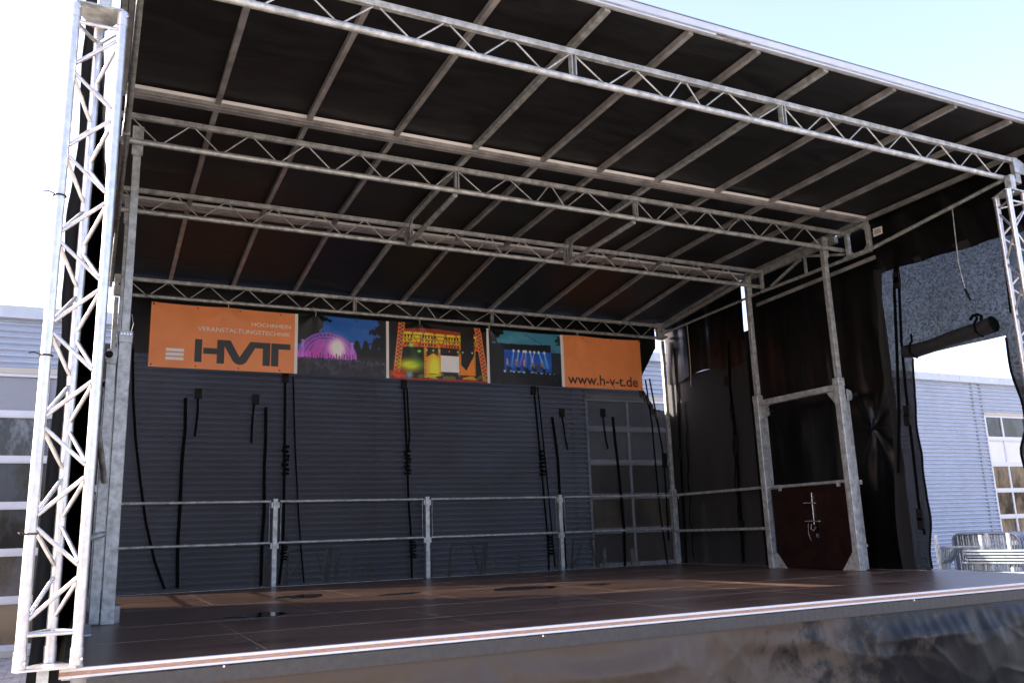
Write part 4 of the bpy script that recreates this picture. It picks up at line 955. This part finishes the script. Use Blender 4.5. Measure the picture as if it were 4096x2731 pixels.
# ------------------------------------------------------------------ stacked scaffold parts in the yard
ORD = ('first', 'second', 'third', 'fourth', 'fifth', 'sixth')
def stillage(base, label, L_=1.3, D_=1.0, H_=1.35):
    bx_, by_, bz_ = base
    t = thing('stillage', label, 'stillage', base, 'steel stillages in the yard')
    for i, j in ((0, 0), (1, 0), (0, 1), (1, 1)):
        MB().box((bx_+i*L_, by_+j*D_, bz_+H_/2), (.05, .05, H_)).build('post', GALV, t)
    for j in (0, 1): MB().box((bx_+L_/2, by_+j*D_, bz_+.14), (L_, .05, .06)).build('base_rail', GALV, t)
    for i in (0, 1): MB().box((bx_+i*L_, by_+D_/2, bz_+.14), (.05, D_, .06)).build('base_rail', GALV, t)
    return t
def tubes(base, dirv, n, rows, L_, label_fn, grp, r=.024, red=()):
    d = Vector(dirv).normalized(); side = Vector((d.y, -d.x, 0)); k = 0
    for j in range(rows):
        for i in range(n):
            p = Vector(base)+side*(i*.062+random.uniform(-.006, .006)+.03*(j % 2))+Vector((0, 0, j*.055))
            off = d*random.uniform(-.06, .06); a = p+off; b = p+off+d*L_
            t = thing('scaffold_tube', label_fn(j, i), 'scaffold tube', a, grp)
            tb = MB().tube(a, b, r, 10).build('tube', TUBEM, t, smooth=True)
            for e in (a, b):
                s = d*.02 if e is a else -d*.02
                pts = [e+s+(side*math.cos(q)+Vector((0, 0, 1))*math.sin(q))*.045 for q in [m_*math.pi/5 for m_ in range(11)]]
                MB().path(pts, .006, 5, False).build('ring_head', TUBEM, t)
            if k in red: MB().tube(a+d*.25, a+d*.33, r+.002, 10).build('red_marking', RED, t)
            k += 1
def sframe(p, yaw, lean, label, h=1.0, wd=.73, grp='scaffold frames leaning in the stillages', mt=None):
    t = thing('scaffold_frame', label, 'scaffold frame', p, grp)  # scaffold frame: two uprights, cross tubes and corner braces
    M_ = Matrix.Translation(Vector(p)) @ Matrix.Rotation(yaw, 4, 'Z') @ Matrix.Rotation(lean, 4, 'X')
    T_ = lambda x, z: M_ @ Vector((x, 0, z))
    for a, b, nm in (((0, 0), (0, h), 'upright'), ((wd, 0), (wd, h), 'upright'), ((0, h), (wd, h), 'top_tube'), ((0, .12), (wd, .12), 'lower_tube'), ((0, h*.55), (wd*.35, h), 'brace'), ((wd, h*.55), (wd*.65, h), 'brace')):
        MB().tube(T_(*a), T_(*b), .022 if nm != 'brace' else .015, 8).build(nm, mt or TUBEM, t, smooth=True)
XR = 16.4
base1 = at(3072+1580*.43557, 2049+520*.43557, 0, XR)
ya, yb = at(3072+1995*.43557, 2280, 0, XR).y, at(3072+1580*.43557, 2280, 0, XR).y
ZT = at(3072+1580*.43557, 2049+210*.43557, 0, XR).z
yc = at(3072+2240*.43557, 2280, 0, XR).y
HS = ZT-GZ
stillage((XR, ya, GZ), 'steel stillage with leaning frames beyond the right window', 1.6, yb-ya, HS)
stillage((XR, yc-.75, GZ), 'steel stillage of ringed tubes at the right picture edge', 1.6, .72, HS+.03)
for k in range(5):
    sframe((XR+.12+.07*k, ya+.12+.02*k, GZ+.18), R(90), R(3+2*k), ('front', 'second', 'third', 'fourth', 'rear')[k]+' galvanised scaffold frame leaning in the right stillage', HS-.42, (yb-ya)*.92)
dv = (.30, -1, 0)
tubes((XR-.02, ya+.25, GZ+HS-.52), dv, 6, 5, 1.5, lambda j, i: 'ringed scaffold tube, '+ORD[i]+' from the left in the '+('bottom', 'second', 'middle', 'fourth', 'top')[j]+' layer of the right stack', 'ringed scaffold tubes in the right stack', red=(0, 7, 13))
tubes((XR-.05, yb+.15, GZ+.42), (.12, -1, 0), 5, 2, 2.3, lambda j, i: 'low lying ringed tube, '+ORD[i]+' from the left in the '+('lower', 'upper')[j]+' layer under the leaning frames', 'ringed scaffold tubes lying low', red=(2, 8))
# crowd barriers behind
XB = 18.6
by0 = at(3072+1690*.43557, 2140, 0, XB).y; by1 = at(3072+2300*.43557, 2140, 0, XB).y
for k in range(8):
    x = XB+.10*k; h = at(3072+1900*.43557, 2049+195*.43557, 0, XB).z-GZ
    t = thing('crowd_barrier', 'steel crowd barrier with rounded corners standing '+('foremost', 'second', 'third', 'fourth', 'fifth', 'sixth', 'seventh', 'rearmost')[k]+' in the row by the warehouse', 'crowd barrier', (x, by0, GZ), 'crowd barriers in a row')
    rr = .18; pts = [(x, by0, GZ), (x, by0, GZ+h-rr)]
    for q in range(1, 6): a = q*math.pi/10; pts.append((x, by0-rr+rr*math.cos(a), GZ+h-rr+rr*math.sin(a)))
    for q in range(0, 6): a = math.pi/2+q*math.pi/10; pts.append((x, by1+rr+rr*math.cos(a), GZ+h-rr+rr*math.sin(a)))
    pts.append((x, by1, GZ)); MB().path(pts, .03, 8).build('hoop', BLUEGR, t, smooth=True)
    for q in range(1, 12):
        yy = by0+(by1-by0)*q/12; MB().tube((x, yy, GZ+.2), (x, yy, GZ+h), .012, 6).build('bar', GALV, t)
    MB().tube((x, by0, GZ+.2), (x, by1, GZ+.2), .016, 6).build('lower_rail', BLUEGR, t)
# stillages with frames behind the rear gauze
for k, (x, lab) in enumerate(((2.9, 'left'), (5.4, 'middle'), (7.6, 'right'))):
    stillage((x, 7.9, GZ), lab+' steel stillage dimly visible through the rear gauze', 1.5, .9, 1.2)
    for q in range(2):
        sframe((x+.25+.5*q, 8.0, GZ+.2), R(20+40*q), R(8), ('first', 'second')[q]+' scaffold frame in the '+lab+' stillage behind the rear gauze', 1.2, .7, grp='scaffold frames behind the rear gauze', mt=BLUEGR)
